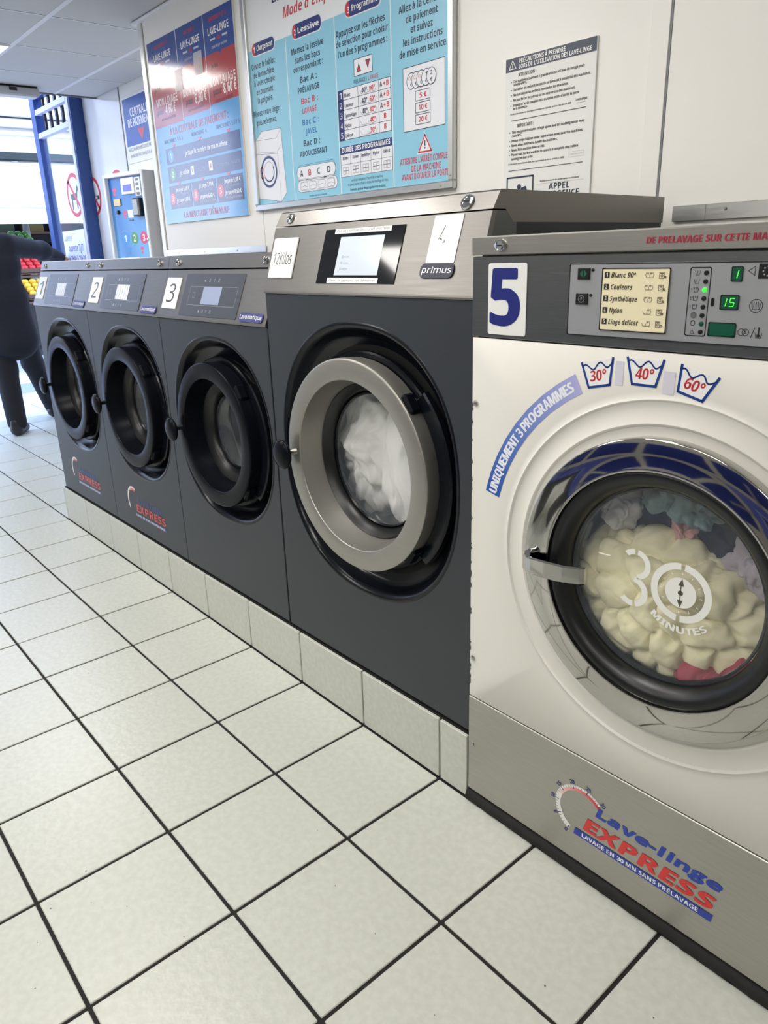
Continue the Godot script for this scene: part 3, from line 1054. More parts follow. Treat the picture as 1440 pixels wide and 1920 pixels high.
		pg.frame(bx, y - 0.001, bx + 0.0075, y + 0.0075, 0.0008, c8(88, 80, 66))
		pg.line([Vector2(bx + 0.0018, y + 0.006), Vector2(bx + 0.0058, y + 0.006)], 0.0012, c8(88, 80, 66))
		pg.arc(Vector2(bx + 0.004, y + 0.0028), 0.0014, 0.0021, 0, 360, c8(88, 80, 66))
		pg.arc(Vector2(bx + 0.0095, y + 0.001), 0.0008, 0.0019, 0, 360, c8(88, 80, 66))
	printed("lettering", pg, lst)
	# three green read-outs
	for r in [[0.4945, 1.217, 0.5095, 1.2365, "1"], [0.483, 1.178, 0.5085, 1.1975, "15"], [0.4695, 1.1395, 0.5085, 1.1585, ""]]:
		var rs := Shape.new()
		var rp := sheet()
		rs.prism(PackedVector2Array(rp.rounded(r[0], r[1], r[2], r[3], 0.0016)), 0.003, 0.005, 0.0004)
		var win := part("display_window", rs, mats.green_window, panel)
		rp.z = 0.0053
		rp.frame(r[0], r[1], r[2], r[3], 0.0014, c8(20, 24, 22), 0.0016)
		printed("display_border", rp, win)
		if r[4]:
			var sg := sheet()
			sg.z = 0.0053
			var cx: float = (r[0] + r[2]) / 2.0 + (0.0038 if r[4] == "15" else 0.0012)
			var cy: float = (r[1] + r[3]) / 2.0
			var ink := c8(90, 240, 80)
			var lx := cx - (0.0085 if r[4] == "15" else 0.0)
			for k in 2:
				sg.line([Vector2(lx - 0.0008 + k * 0.0009, cy - 0.005 + k * 0.0056), Vector2(lx + k * 0.0009, cy - 0.001 + k * 0.0056)], 0.0013, ink)
			if r[4] == "15":
				var x := cx
				for sgm in [[-0.0022, 0.0056, 0.0032, 0.0056], [-0.0026, 0.0046, -0.0032, 0.0010], [-0.0028, 0.0, 0.0025, 0.0], [0.0028, -0.001, 0.0022, -0.0045], [-0.0034, -0.0054, 0.0016, -0.0054]]:
					sg.line([Vector2(x + sgm[0], cy + sgm[1]), Vector2(x + sgm[2], cy + sgm[3])], 0.0013, ink)
			printed("lit_digits", sg, win, Transform3D(), mats.lit_digits)
	# round selector at the right-hand side of the panel
	var kn := part("selector_window", block(Vector3(0.5435, 1.2305, 0.0045), Vector3(0.025, 0.019, 0.002), 0.0005), mats.reader_black, panel)
	var kp := sheet()
	kp.z = 0.0058
	for i in 8:
		var t := TAU * i / 8.0
		kp.disc(Vector2(0.5435, 1.2305) + Vector2(cos(t), sin(t)) * 0.006, 0.0011, c8(170, 172, 176))
	printed("symbols", kp, kn)
	# arched band and temperature tubs on the white front
	var bp := sheet()
	bp.step = 0.00015
	bp.arc(at, 0.361, 0.397, 166.5, 118, c8(36, 84, 170), c8(176, 176, 224))
	bp.layer(1)
	bp.round_text("UNIQUEMENT 3 PROGRAMMES", at, 0.3695, 166, 120, 0.0195, c8(236, 238, 246))
	for r in [[0.319, 1.049, 0.334, 1.089], [0.404, 1.044, 0.424, 1.08]]:
		bp.layer(0)
		bp.rect(r[0], r[1], r[2], r[3], c8(214, 212, 224))
	var o := Vector2(-2.797, 0)
	temperature_tub(bp, Vector2(3.051, 1.079) + o, Vector2(3.11, 1.093) + o, Vector2(3.107, 1.048) + o, Vector2(3.067, 1.039) + o, "30°")
	temperature_tub(bp, Vector2(3.137, 1.096) + o, Vector2(3.2, 1.096) + o, Vector2(3.189, 1.054) + o, Vector2(3.148, 1.054) + o, "40°")
	temperature_tub(bp, Vector2(3.23, 1.092) + o, Vector2(3.289, 1.077) + o, Vector2(3.267, 1.040) + o, Vector2(3.227, 1.051) + o, "60°")
	printed("sticker", bp, root, Transform3D(Basis(), Vector3(0, 0, 0.0004)))
	# 30 minutes, stuck on the glass
	var m := sheet()
	var c3 := Vector2(3.182 - 3.225, 0.0345)
	var white := c8(238, 238, 234)
	for q3 in [[Vector2(0, 0.0), 96, 138], [Vector2(0, 0.0), 82, -78]]:
		m.arc(c3 + Vector2(0.0, -0.0005), 0.0185, 0.0285, q3[1], q3[2], white, null, 0.98)
	for q3 in [[-84, -138], [-72, 86]]:
		m.arc(c3 + Vector2(-0.002, -0.052), 0.0185, 0.0295, q3[0], q3[1], white, null, 0.98)
	var c0 := Vector2(3.2665 - 3.225, 0.008)
	m.arc(c0, 0.041, 0.053, 94, 266, white)
	m.arc(c0, 0.041, 0.053, -86, 86, white)
	m.disc(c0, 0.027, white)
	m.round_text("MINUTES", c0, 0.0735, -134, -44, 0.0115, white, true)
	for i in 12:
		var t := TAU * i / 12.0
		var e2 := Vector2(cos(t), sin(t))
		m.line([c0 + e2 * 0.0335, c0 + e2 * 0.0365], 0.0012, white)
	m.layer(1)
	m.line([c0 + Vector2(0.0, -0.017), c0 + Vector2(0.0, 0.017)], 0.0016, c8(92, 88, 74))
	m.poly([c0 + Vector2(-0.005, 0.013), c0 + Vector2(0.005, 0.013), c0 + Vector2(0.001, 0.026)], c8(92, 88, 74))
	m.poly([c0 + Vector2(-0.005, -0.013), c0 + Vector2(0.005, -0.013), c0 + Vector2(0.001, -0.026)], c8(92, 88, 74))
	m.disc(c0, 0.0045, c8(92, 88, 74))
	printed("sticker", m, door, Transform3D(Basis(), Vector3(0, 0, 0.0012)))
	express_sticker(root, Vector3(0.298, 0.0945, 0.0004), 0.29, false)
	# screws on the left edge
	for y in [0.978, 0.395, 0.163]:
		var sc := Shape.new()
		sc.lathe([Vector2(0.0065, 0.0), Vector2(0.006, 0.0018), Vector2(0.003, 0.003), Vector2(0.0, 0.0032)], 18)
		sc.box(Vector3(0, 0, 0.0028), Vector3(0.006, 0.001, 0.0012))
		part("screw", sc, mats.drum, root, Transform3D(Basis(), Vector3(0.012, y, 0)))
	# chipped enamel along the left edge
	var ch := sheet()
	for i in 26:
		var y := rng.randf_range(0.31, 1.0)
		var k := []
		var hh := rng.randf_range(0.003, 0.012)
		for j in 7:
			k.append(Vector2(0.0025 + rng.randf_range(0.0008, 0.0045) * sin(PI * j / 6.0), y + hh * (j / 6.0 * 2.0 - 1.0)))
		k.append(Vector2(0.0025, y + hh))
		k.append(Vector2(0.0025, y - hh))
		ch.poly(k.slice(0, 7), c8(86, 86, 82))
	printed("chipped_enamel", ch, root, Transform3D(Basis(), Vector3(0, 0, 0.0003))).set_meta("kind", "stuff")


# ---------------------------------------------------------------- posters, signs
func tariff_poster() -> void:
	var root := thing("tariff_poster", "glossy blue and red price poster, MON LAVAGE in three columns, above machines 1 and 2", "poster", Vector3(-0.078, 1.446, -0.782))
	part("backing_board", block(Vector3(0.4125, 0.417, -0.003), Vector3(0.825, 0.834, 0.009), 0.001), mats.plate, root)
	var p := sheet()
	p.z = 0.0018
	var blue := c8(52, 78, 150)
	var o := Vector2(0.078, -1.446)
	p.rect(0, 0, 0.825, 0.834, c8(96, 160, 216))
	var step0 := 6.0
	p.layer(step0 + 1)
	# three stair-stepped columns: blue heads, red price bands
	var xs := [0.0, 0.309, 0.573, 0.825]
	for i in 3:
		var x0: float = xs[i]
		var x1: float = xs[i + 1]
		p.layer(step0 + 1)
		p.rect(x0, 0.675, x1, 0.834, blue)
		p.rect(x0, 0.455 + 0.012 * i, x1, 0.675, c8(172, 60, 66))
		p.layer(step0 + 2)
		if i > 0:
			p.rect(x0 - 0.002, 0.44, x0 + 0.002, 0.834, c8(236, 236, 240))
		p.ctext(["MACHINES 1 À 3", "MACHINE 4", "MACHINES 5 ET 6"][i], (x0 + x1) / 2, 0.795, 0.016, c8(196, 60, 70), true, 0.8)
		p.ctext("LAVE-LINGE", (x0 + x1) / 2, 0.745, 0.028, WHITE, true, 0.8)
		p.rect((x0 + x1) / 2 - 0.075, 0.722, (x0 + x1) / 2 - 0.03, 0.73, c8(196, 200, 220))
		p.rect((x0 + x1) / 2 + 0.03, 0.722, (x0 + x1) / 2 + 0.075, 0.73, c8(196, 200, 220))
		p.ctext("KG", (x0 + x1) / 2, 0.717, 0.018, c8(196, 60, 70))
		p.ctext("capacité par machine", (x0 + x1) / 2, 0.692, 0.011, c8(206, 210, 226), false, 0.9)
		p.poly([Vector2((x0 + x1) / 2 - 0.016, 0.676), Vector2((x0 + x1) / 2 + 0.016, 0.676), Vector2((x0 + x1) / 2, 0.66)], blue)
		p.ctext("Je fais", x0 + 0.07, 0.618, 0.016, c8(70, 30, 40), true, 0.9)
		p.ctext("MON LAVAGE", (x0 + x1) / 2, 0.548, 0.034, c8(240, 226, 222), true, 0.74)
		p.ctext("pour", x0 + 0.075, 0.512, 0.026, c8(70, 30, 40), true, 0.85)
		p.ctext(["4,60 €", "6,60 €", "8,60 €"][i], x0 + 0.185, 0.506, 0.04, c8(244, 238, 236), true, 0.72)
		p.ctext("avec ma carte de fidélité", (x0 + x1) / 2, 0.482, 0.012, c8(80, 36, 44), false, 0.85)
	p.layer(step0 + 2)
	p.text("À LA CENTRALE DE PAIEMENT :", 0.146, 0.724, 0.408, 0.031, c8(176, 66, 84))
	for q in [[0.08, 0.275, "MACHINES 1 À 3"], [0.372, 0.518, "MACHINE 4"], [0.612, 0.812, "MACHINES 5 ET 6"]]:
		p.text(q[2], q[0], q[1], 0.376, 0.017, c8(70, 84, 130), false)
		p.poly([Vector2((q[0] + q[1]) / 2 - 0.02, 0.366), Vector2((q[0] + q[1]) / 2 + 0.02, 0.366), Vector2((q[0] + q[1]) / 2, 0.348)], c8(196, 60, 70))
	for q in [[0.082, 0.278, 0.808, 0.352], [0.082, 0.192, 0.808, 0.268]]:
		p.rect(q[0], q[1], q[2], q[3], c8(60, 72, 128))
	for i in 3:
		p.rect(0.075 + i * 0.246, 0.068, 0.31 + i * 0.246, 0.178, c8(52, 60, 112))
		p.poly([Vector2(0.17 + i * 0.246, 0.19), Vector2(0.21 + i * 0.246, 0.19), Vector2(0.19 + i * 0.246, 0.176)], c8(196, 60, 70))
	p.layer(step0 + 3)
	p.disc(Vector2(0.135, 0.315), 0.03, c8(70, 150, 220))
	p.disc(Vector2(0.135, 0.23), 0.03, c8(70, 150, 90))
	p.text("Je tape le numéro de ma machine", 0.285, 0.695, 0.302, 0.021, WHITE)
	p.text("Je valide", 0.212, 0.312, 0.22, 0.021, WHITE)
	p.rect(0.328, 0.21, 0.36, 0.25, c8(226, 232, 226))
	p.text("puis", 0.385, 0.47, 0.22, 0.018, c8(150, 160, 196), false)
	p.rect(0.51, 0.212, 0.545, 0.254, c8(232, 232, 232))
	p.text("et je paye avec ma carte", 0.565, 0.79, 0.222, 0.016, c8(150, 160, 196), false)
	for i in 3:
		var x := 0.075 + i * 0.246
		p.disc(Vector2(x + 0.032, 0.118), 0.029, c8(206, 52, 66))
		p.text("Je paye " + ["5,00 €", "7,00 €", "9,00 €"][i], x + 0.07, x + 0.215, 0.147, 0.018, WHITE)
		p.text("en espèces", x + 0.09, x + 0.2, 0.13, 0.01, c8(160, 168, 204), false)
		p.text("Je paye " + ["4,60 €", "6,60 €", "8,60 €"][i], x + 0.07, x + 0.215, 0.098, 0.018, WHITE)
		p.text("avec ma carte de fidélité", x + 0.075, x + 0.22, 0.08, 0.01, c8(196, 200, 220), false)
	p.text("LA MACHINE DÉMARRE", 0.206, 0.655, 0.02, 0.03, c8(176, 66, 96))
	p.layer(step0 + 4)
	p.text("1", 0.129, 0.141, 0.302, 0.027, WHITE)
	p.text("2", 0.126, 0.144, 0.217, 0.027, WHITE)
	p.text("V", 0.336, 0.352, 0.22, 0.02, c8(60, 140, 80))
	p.text("A", 0.519, 0.536, 0.222, 0.022, c8(190, 60, 60))
	for i in 3:
		p.text("3", 0.098 + i * 0.246, 0.116 + i * 0.246, 0.105, 0.027, WHITE)
	printed("print", p, root, Transform3D(), mats.gloss_ink)
	# two bits of clear tape over the price bands
	for q in [Vector2(0.3, 0.628), Vector2(0.505, 0.662)]:
		part("tape_piece", block(Vector3(q.x, q.y, 0.0055), Vector3(0.08, 0.09, 0.0006)), mats.tape, root)


func instruction_board() -> void:
	var root := thing("instruction_board", "large framed light blue instruction board, Mode d'emploi in four columns, over the tall machine", "sign", Vector3(0, 0, -0.787))
	var alu := Shape.new()
	var x0 := 0.822
	var x1 := 2.015
	var y0 := 1.456
	var y1 := 2.36
	for m in [["frame_rail", Vector3((x0 + x1) / 2, y0 + 0.0125, 0.008), Vector3(x1 - x0, 0.025, 0.02)], ["frame_rail", Vector3((x0 + x1) / 2, y1 - 0.0125, 0.008), Vector3(x1 - x0, 0.025, 0.02)],
			["frame_stile", Vector3(x0 + 0.014, (y0 + y1) / 2, 0.008), Vector3(0.028, y1 - y0 - 0.05, 0.02)], ["frame_stile", Vector3(x1 - 0.0125, (y0 + y1) / 2, 0.008), Vector3(0.025, y1 - y0 - 0.05, 0.02)]]:
		part(m[0], block(m[1], m[2], 0.003), mats.alu, root)
	for q in [Vector2(x0 + 0.014, y0 + 0.02), Vector2(1.3, y0 + 0.012), Vector2(1.96, y0 + 0.012), Vector2(x1 - 0.012, y0 + 0.04)]:
		var r := Shape.new()
		r.lathe([Vector2(0.004, 0.0), Vector2(0.0034, 0.0012), Vector2(0, 0.0018)], 12)
		part("rivet", r, mats.drum, root, Transform3D(Basis(), Vector3(q.x, q.y, 0.018)))
	part("board", block(Vector3((x0 + x1) / 2, (y0 + y1) / 2, 0.001), Vector3(x1 - x0 - 0.04, y1 - y0 - 0.04, 0.006)), mats.plate, root)
	var p := sheet()
	var dark := c8(30, 44, 70)
	var red := c8(200, 60, 72)
	var navy := c8(44, 56, 118)
	var sky := c8(142, 200, 224)
	p.z = 0.0042
	p.rect(0.85, y0 + 0.024, 1.99, y1 - 0.024, c8(232, 236, 238))
	var base := 14.5
	p.layer(base)
	var cols := [0.85, 1.113, 1.42, 1.7195, 1.99]
	for i in 4:
		p.rect(cols[i] + (0.002 if i else 0.0), y0 + 0.024, cols[i + 1] - 0.002, 2.068 if i < 3 else 2.02 + 0.05, sky)
	p.text("La laverie", 1.037, 1.36, 2.198, 0.036, dark, true, 0.1)
	p.text("Mode d'emploi", 1.106, 1.45, 2.132, 0.036, red, true, 0.2)
	for q in [[0.876, 1.036, 2.046, 2.09, "1", "Chargement"], [1.166, 1.344, 2.048, 2.096, "2", "Lessive"], [1.49, 1.672, 2.048, 2.096, "3", "Programme"], [1.78, 1.95, 2.048, 2.096, "4", "Paiement"]]:
		p.layer(base + 1)
		p.rect(q[0] - 0.004, q[2] - 0.004, q[1] + 0.004, q[3] + 0.004, c8(226, 230, 236), 0.02)
		p.layer(base + 2)
		p.rect(q[0], q[2], q[1], q[3], navy, 0.019)
		p.layer(base + 3)
		p.arc(Vector2(q[0] + 0.019, (q[2] + q[3]) / 2), 0.0, (q[3] - q[2]) / 2, 90, 270, red)
		p.layer(base + 4)
		p.text(q[4], q[0] + 0.009, q[0] + 0.02, q[2] + 0.012, 0.02, WHITE)
		p.text(q[5], q[0] + 0.033, q[1] - 0.012, q[2] + 0.014, 0.019, WHITE)
	p.layer(base + 1)
	for t in [[0.861, 1.032, 1.998, "Ouvrez le hublot"], [0.872, 1.02, 1.966, "de la machine"], [0.871, 1.024, 1.936, "à laver choisie"], [0.885, 1.007, 1.903, "en tournant"], [0.889, 1.003, 1.871, "la poignée."], [0.849, 1.042, 1.825, "Placez votre linge"], [0.867, 1.018, 1.79, "puis refermez."],
			[1.149, 1.353, 1.998, "Mettez la lessive"], [1.167, 1.33, 1.966, "dans les bacs"], [1.156, 1.344, 1.936, "correspondant :"], [1.428, 1.692, 1.998, "Appuyez sur les flèches"], [1.427, 1.707, 1.967, "de sélection pour choisir"], [1.435, 1.702, 1.934, "l'un des 5 programmes :"],
			[1.76, 1.975, 1.998, "Allez à la centrale"], [1.794, 1.938, 1.966, "de paiement"], [1.815, 1.916, 1.934, "et suivez"], [1.779, 1.958, 1.902, "les instructions"], [1.76, 1.979, 1.87, "de mise en service."]]:
		p.text(t[3], t[0], t[1], t[2], 0.0215, dark, true)
	var hues := [dark, red, c8(52, 112, 178), dark]
	for i in 4:
		p.text("Bac " + ["A", "B", "C", "D"][i] + " :", 1.195, 1.303, [1.896, 1.822, 1.748, 1.674][i], 0.021, hues[i])
		p.text(["PRÉLAVAGE", "LAVAGE", "JAVEL", "ADOUCISSANT"][i], [1.177, 1.199, 1.213, 1.166][i], [1.315, 1.292, 1.288, 1.345][i], [1.861, 1.788, 1.714, 1.638][i], 0.02, hues[i], true)
	# drawing of a machine
	var lt := c8(232, 234, 240)
	var ln := c8(84, 88, 108)
	p.poly([Vector2(0.842, 1.507), Vector2(1.015, 1.484), Vector2(1.058, 1.517), Vector2(1.042, 1.761), Vector2(0.9, 1.765), Vector2(0.848, 1.735)], lt)
	p.layer(base + 2)
	p.line([Vector2(0.842, 1.507), Vector2(1.015, 1.484), Vector2(1.058, 1.517), Vector2(1.042, 1.761), Vector2(0.9, 1.765), Vector2(0.848, 1.735)], 0.0014, ln, true)
	p.line([Vector2(0.848, 1.735), Vector2(1.005, 1.728), Vector2(1.042, 1.761)], 0.0012, ln)
	p.line([Vector2(0.846, 1.688), Vector2(1.008, 1.676), Vector2(1.035, 1.7)], 0.0012, ln)
	p.line([Vector2(0.846, 1.682), Vector2(1.008, 1.67)], 0.0012, ln)
	p.line([Vector2(1.008, 1.676), Vector2(1.015, 1.484)], 0.0012, ln)
	p.arc(Vector2(0.935, 1.606), 0.052, 0.062, 0, 360, navy)
	p.arc(Vector2(0.935, 1.606), 0.062, 0.065, 0, 360, c8(222, 226, 236))
	p.arc(Vector2(0.935, 1.606), 0.034, 0.04, -150, 30, navy)
	p.arc(Vector2(0.935, 1.606), 0.038, 0.0395, 0, 360, ln)
	p.arc(Vector2(0.882, 1.606), 0.012, 0.0155, 0, 360, c8(220, 70, 50), null, 1.6)
	p.disc(Vector2(0.882, 1.606), 0.005, navy)
	# drawing of the soap trays
	p.layer(base + 1)
	p.rect(1.137, 1.552, 1.392, 1.602, lt, 0.024)
	p.rect(1.139, 1.508, 1.4, 1.552, lt, 0.021)
	p.layer(base + 2)
	p.frame(1.137, 1.552, 1.392, 1.602, 0.0014, ln, 0.024)
	p.frame(1.141, 1.556, 1.392, 1.608, 0.001, ln, 0.024)
	p.frame(1.139, 1.508, 1.4, 1.552, 0.0014, ln, 0.021)
	p.frame(1.155, 1.513, 1.385, 1.547, 0.0009, ln, 0.016)
	for i in 4:
		p.text(["A", "B", "C", "D"][i], [1.16, 1.216, 1.275, 1.34][i], [1.18, 1.234, 1.294, 1.36][i], 1.566, 0.023, [dark, red, c8(40, 120, 110), dark][i])
		p.frame(1.16 + i * 0.058, 1.516, 1.208 + i * 0.058, 1.544, 0.0012, ln, 0.012)
		p.line([Vector2(1.165 + i * 0.058, 1.527), Vector2(1.185 + i * 0.058, 1.531), Vector2(1.203 + i * 0.058, 1.527)], 0.0011, ln)
	p.rect(1.195, 1.55, 1.213, 1.554, dark)
	p.rect(1.315, 1.55, 1.333, 1.554, dark)
	p.text("Position des bacs à lessive", 1.215, 1.33, 1.488, 0.006, dark, false)
	# arrows, programme table, durations
	p.layer(base + 1)
	p.rect(1.5235, 1.861, 1.622, 1.913, lt)
	p.rect(1.425, 1.6645, 1.713, 1.829, lt)
	p.rect(1.427, 1.54, 1.715, 1.618, lt)
	p.rect(1.776, 1.6495, 1.968, 1.839, lt)
	p.layer(base + 2)
	p.frame(1.5235, 1.861, 1.622, 1.913, 0.002, dark)
	p.frame(1.425, 1.6645, 1.713, 1.829, 0.0018, dark)
	p.frame(1.776, 1.6495, 1.968, 1.839, 0.002, dark)
	p.poly([Vector2(1.537, 1.872), Vector2(1.562, 1.872), Vector2(1.5495, 1.9)], dark)
	p.poly([Vector2(1.586, 1.902), Vector2(1.611, 1.902), Vector2(1.5985, 1.874)], dark)
	p.text("PRÉLAVAGE", 1.519, 1.583, 1.8375, 0.0135, dark, false)
	p.text("/ LAVAGE", 1.588, 1.652, 1.8375, 0.0135, red, false)
	p.rect(1.425, 1.6645, 1.456, 1.829, navy)
	p.rect(1.425, 1.618, 1.714, 1.643, navy)
	for i in 4:
		p.rect(1.425, 1.7963 - i * 0.033 - 0.0008, 1.713, 1.7963 - i * 0.033 + 0.0008, dark)
	for x in [1.54, 1.651]:
		p.rect(x - 0.0008, 1.6645, x + 0.0008, 1.829, dark)
	p.layer(base + 3)
	p.poly([Vector2(1.5415, 1.875), Vector2(1.5575, 1.875), Vector2(1.5495, 1.892)], red)
	p.poly([Vector2(1.5905, 1.899), Vector2(1.6065, 1.899), Vector2(1.5985, 1.882)], red)
	var kinds := ["Blanc", "Couleur", "Synthétique", "Nylon", "Délicat"]
	for i in 5:
		var y := 1.802 - i * 0.033
		p.text(str(i + 1), 1.435, 1.447, y + 0.001, 0.019, WHITE, false)
		p.text(kinds[i], 1.462, [1.497, 1.51, 1.528, 1.497, 1.503][i], y + 0.002, 0.0115, dark)
		p.line([Vector2(1.55, y + 0.012), Vector2(1.558, y - 0.001), Vector2(1.632, y - 0.001), Vector2(1.64, y + 0.012)], 0.0009, ln)
		p.line([Vector2(1.595, y - 0.001), Vector2(1.595, y + 0.008)], 0.0009, ln)
		if i < 3:
			p.text("40°", 1.56, 1.59, y + 0.0015, 0.0165, dark)
		p.text(["90°", "60°", "40°", "40°", "30°"][i], 1.602, 1.632, y + 0.0015, 0.0165, red)
		if i < 3:
			p.text("A", 1.658, 1.671, y + 0.004, 0.0165, dark)
			p.text("+", 1.676, 1.687, y + 0.004, 0.0165, red)
		p.text("B", 1.692 if i < 3 else 1.676, 1.704 if i < 3 else 1.688, y + 0.004, 0.0165, red)
	p.text("DURÉE DES PROGRAMMES", 1.436, 1.705, 1.6235, 0.0165, WHITE)
	for i in 5:
		var x := 1.427 + i * 0.0576
		p.frame(x, 1.54, x + 0.0576, 1.618, 0.001, dark)
		p.text(kinds[i], x + (0.012 if i != 2 else 0.004), x + (0.046 if i != 2 else 0.054), 1.5985, 0.0105, dark)
		for k in 2:
			for s in 2:
				p.frame(x + 0.012 + k * 0.018, 1.549 + s * 0.012, x + 0.026 + k * 0.018, 1.561 + s * 0.012, 0.0014, c8(176, 178, 186), 0.002)
	p.rect(1.427, 1.5822, 1.715, 1.583, dark)
	p.layer(base + 1)
	p.text("Le temps indiqué est l'heure de la machine,", 1.484, 1.663, 1.521, 0.0085, dark, false)
	p.text("ne prend pas en compte le temps de chauffage de l'eau.", 1.462, 1.69, 1.507, 0.0085, dark, false)
	p.text("5 minutes après le démarrage de votre machine,", 1.475, 1.676, 1.489, 0.0085, dark)
	p.text("le programme est verrouillé.", 1.547, 1.639, 1.475, 0.0085, dark)
	# coins and notes
	p.layer(base + 2)
	for i in 5:
		var c := Vector2(1.815 + i * 0.0235, 1.797)
		p.layer(base + 3 + i * 0.8)
		p.disc(c, 0.0215, lt, 1.15)
		p.layer(base + 3.3 + i * 0.8)
		p.arc(c, 0.0198, 0.0219, 0, 360, dark, null, 1.15)
		if i < 3:
			p.text(["0,1", "0,2", "0,5"][i], c.x - 0.013, c.x + 0.013, c.y + 0.003, 0.0105, c8(206, 120, 120), false)
		else:
			p.text(str(i - 2), c.x - 0.004, c.x + 0.004, c.y + 0.003, 0.013, dark)
		p.text("€", c.x - 0.004, c.x + 0.004, c.y - 0.016, 0.011, dark)
	p.layer(base + 3)
	for i in 3:
		p.frame(1.834, 1.735 - i * 0.0352, 1.902, 1.764 - i * 0.0352, 0.0018, dark)
		p.text(["5 €", "10 €", "20 €"][i], [1.853, 1.848, 1.848][i], [1.886, 1.889, 1.889][i], 1.742 - i * 0.0352, 0.0155, red)
	p.layer(base + 2)
	p.poly([Vector2(1.838, 1.574), Vector2(1.914, 1.574), Vector2(1.876, 1.638)], lt)
	p.layer(base + 3)
	p.line([Vector2(1.846, 1.58), Vector2(1.906, 1.58), Vector2(1.876, 1.63)], 0.005, red, true)
	p.text("!", 1.8735, 1.8785, 1.588, 0.026, c8(30, 30, 36))
	p.layer(base + 1)
	p.text("ATTENDRE L'ARRÊT COMPLET", 1.754, 2.018 - 0.03, 1.549, 0.0195, red, true)
	p.text("DE LA MACHINE", 1.809, 1.949, 1.523, 0.0195, red, true)
	p.text("AVANT D'OUVRIR LA PORTE.", 1.761, 1.988, 1.499, 0.0195, red, true)
	printed("print", p, root)


func warning_notice() -> void:
	var root := thing("warning_notice", "white notice with navy header PRÉCAUTIONS À PRENDRE on the wall behind the tall machine", "sign", Vector3(0, 0, -0.786))
	part("board", block(Vector3(2.3635, 1.53, -0.001), Vector3(0.305, 0.506, 0.007), 0.0006), mats.plate, root)
	var p := sheet()
	var dark := c8(52, 54, 58)
	var navy := c8(38, 48, 72)
	p.z = 0.003
	p.rect(2.2125, 1.7485, 2.5145, 1.7825, navy)
	p.layer(11)
	p.text("PRÉCAUTIONS À PRENDRE", 2.26, 2.417, 1.7665, 0.0105, WHITE)
	p.text("LORS DE L'UTILISATION DES LAVE-LINGE", 2.26, 2.5, 1.7525, 0.0105, WHITE)
	p.line([Vector2(2.2245, 1.755), Vector2(2.2495, 1.755), Vector2(2.237, 1.7765)], 0.0018, WHITE, true)
	p.text("!", 2.236, 2.238, 1.7575, 0.0105, WHITE)
	p.text("ATTENTION :", 2.259, 2.322, 1.7325, 0.0085, dark)
	p.text("IMPORTANT :", 2.258, 2.318, 1.6005, 0.0085, dark)
	var fr := [[0, 2.242, 2.48, 1.7185, "Ces matériels tournent à grande vitesse et l'eau de lavage peut"], [1, 2.242, 2.29, 1.7105, "atteindre 90°C."], [0, 2.242, 2.5, 1.6975, "Surveiller les enfants lorsqu'ils se tiennent à proximité des machines."], [0, 2.242, 2.432, 1.684, "Ne pas laisser les enfants manipuler les machines."],
		[0, 2.242, 2.454, 1.6705, "Ne pas forcer les portes ou les couvercles des machines."], [0, 2.242, 2.467, 1.657, "Attendre l'arrêt complet de la machine avant d'ouvrir la porte"], [1, 2.242, 2.294, 1.6485, "ou le couvercle."],
		[0, 2.24, 2.487, 1.586, "This equipment rotates at high speed and the washing water may"], [1, 2.24, 2.276, 1.5765, "reach 90°C."], [0, 2.24, 2.485, 1.563, "Please keep children under supervision when near the machines."], [0, 2.24, 2.402, 1.5505, "Never allow children to handle the machines."],
		[0, 2.24, 2.36, 1.538, "Never force machine doors or lids."], [0, 2.24, 2.472, 1.5255, "Please wait for the machine to come to a complete stop before"], [1, 2.24, 2.32, 1.5145, "opening the door or lid."]]
	for t in fr:
		p.text(t[4], t[1], t[2], t[3], 0.0068, c8(34, 36, 40), true)
		if t[0] == 0:
			p.disc(Vector2(t[1] - 0.0075, t[3] + 0.003), 0.0016, dark)
	p.text("(1) Mention conforme à la réglementation en vigueur, article 3 du décret 2008", 2.233, 2.443, 1.6355, 0.0042, dark)
	p.text("(1) Notice in accordance with the regulations in force, article 3, 2008", 2.229, 2.428, 1.5015, 0.0042, dark)
	p.rect(2.235, 1.6195, 2.492, 1.6213, dark)
	p.rect(2.231, 1.4845, 2.49, 1.4862, dark)
	p.text("Lavomatique", 2.458, 2.494, 1.6395, 0.0062, dark)
	p.rect(2.46, 1.6335, 2.49, 1.6345, c8(150, 150, 150))
	p.frame(2.443, 1.502, 2.492, 1.515, 0.0007, c8(190, 190, 190))
	p.text("laverie libre service", 2.447, 2.488, 1.5065, 0.004, c8(190, 190, 190), false)
	# emergency call panel, mostly behind the machine's lid
	p.frame(2.2265, 1.37, 2.3225, 1.466, 0.0045, navy)
	p.disc(Vector2(2.272, 1.439), 0.0075, navy)
	p.poly([Vector2(2.28, 1.436), Vector2(2.297, 1.44), Vector2(2.312, 1.405), Vector2(2.29, 1.39), Vector2(2.268, 1.404)], navy)
	p.text("Numéro à composer en cas de malaise ou d'incident", 2.348, 2.48, 1.4465, 0.004, dark)
	p.rect(2.335, 1.441, 2.495, 1.4416, c8(170, 170, 170))
	p.text("APPEL", 2.379, 2.45, 1.4235, 0.0165, navy)
	p.text("D'URGENCE", 2.358, 2.482, 1.4025, 0.0165, navy)
	printed("print", p, root)


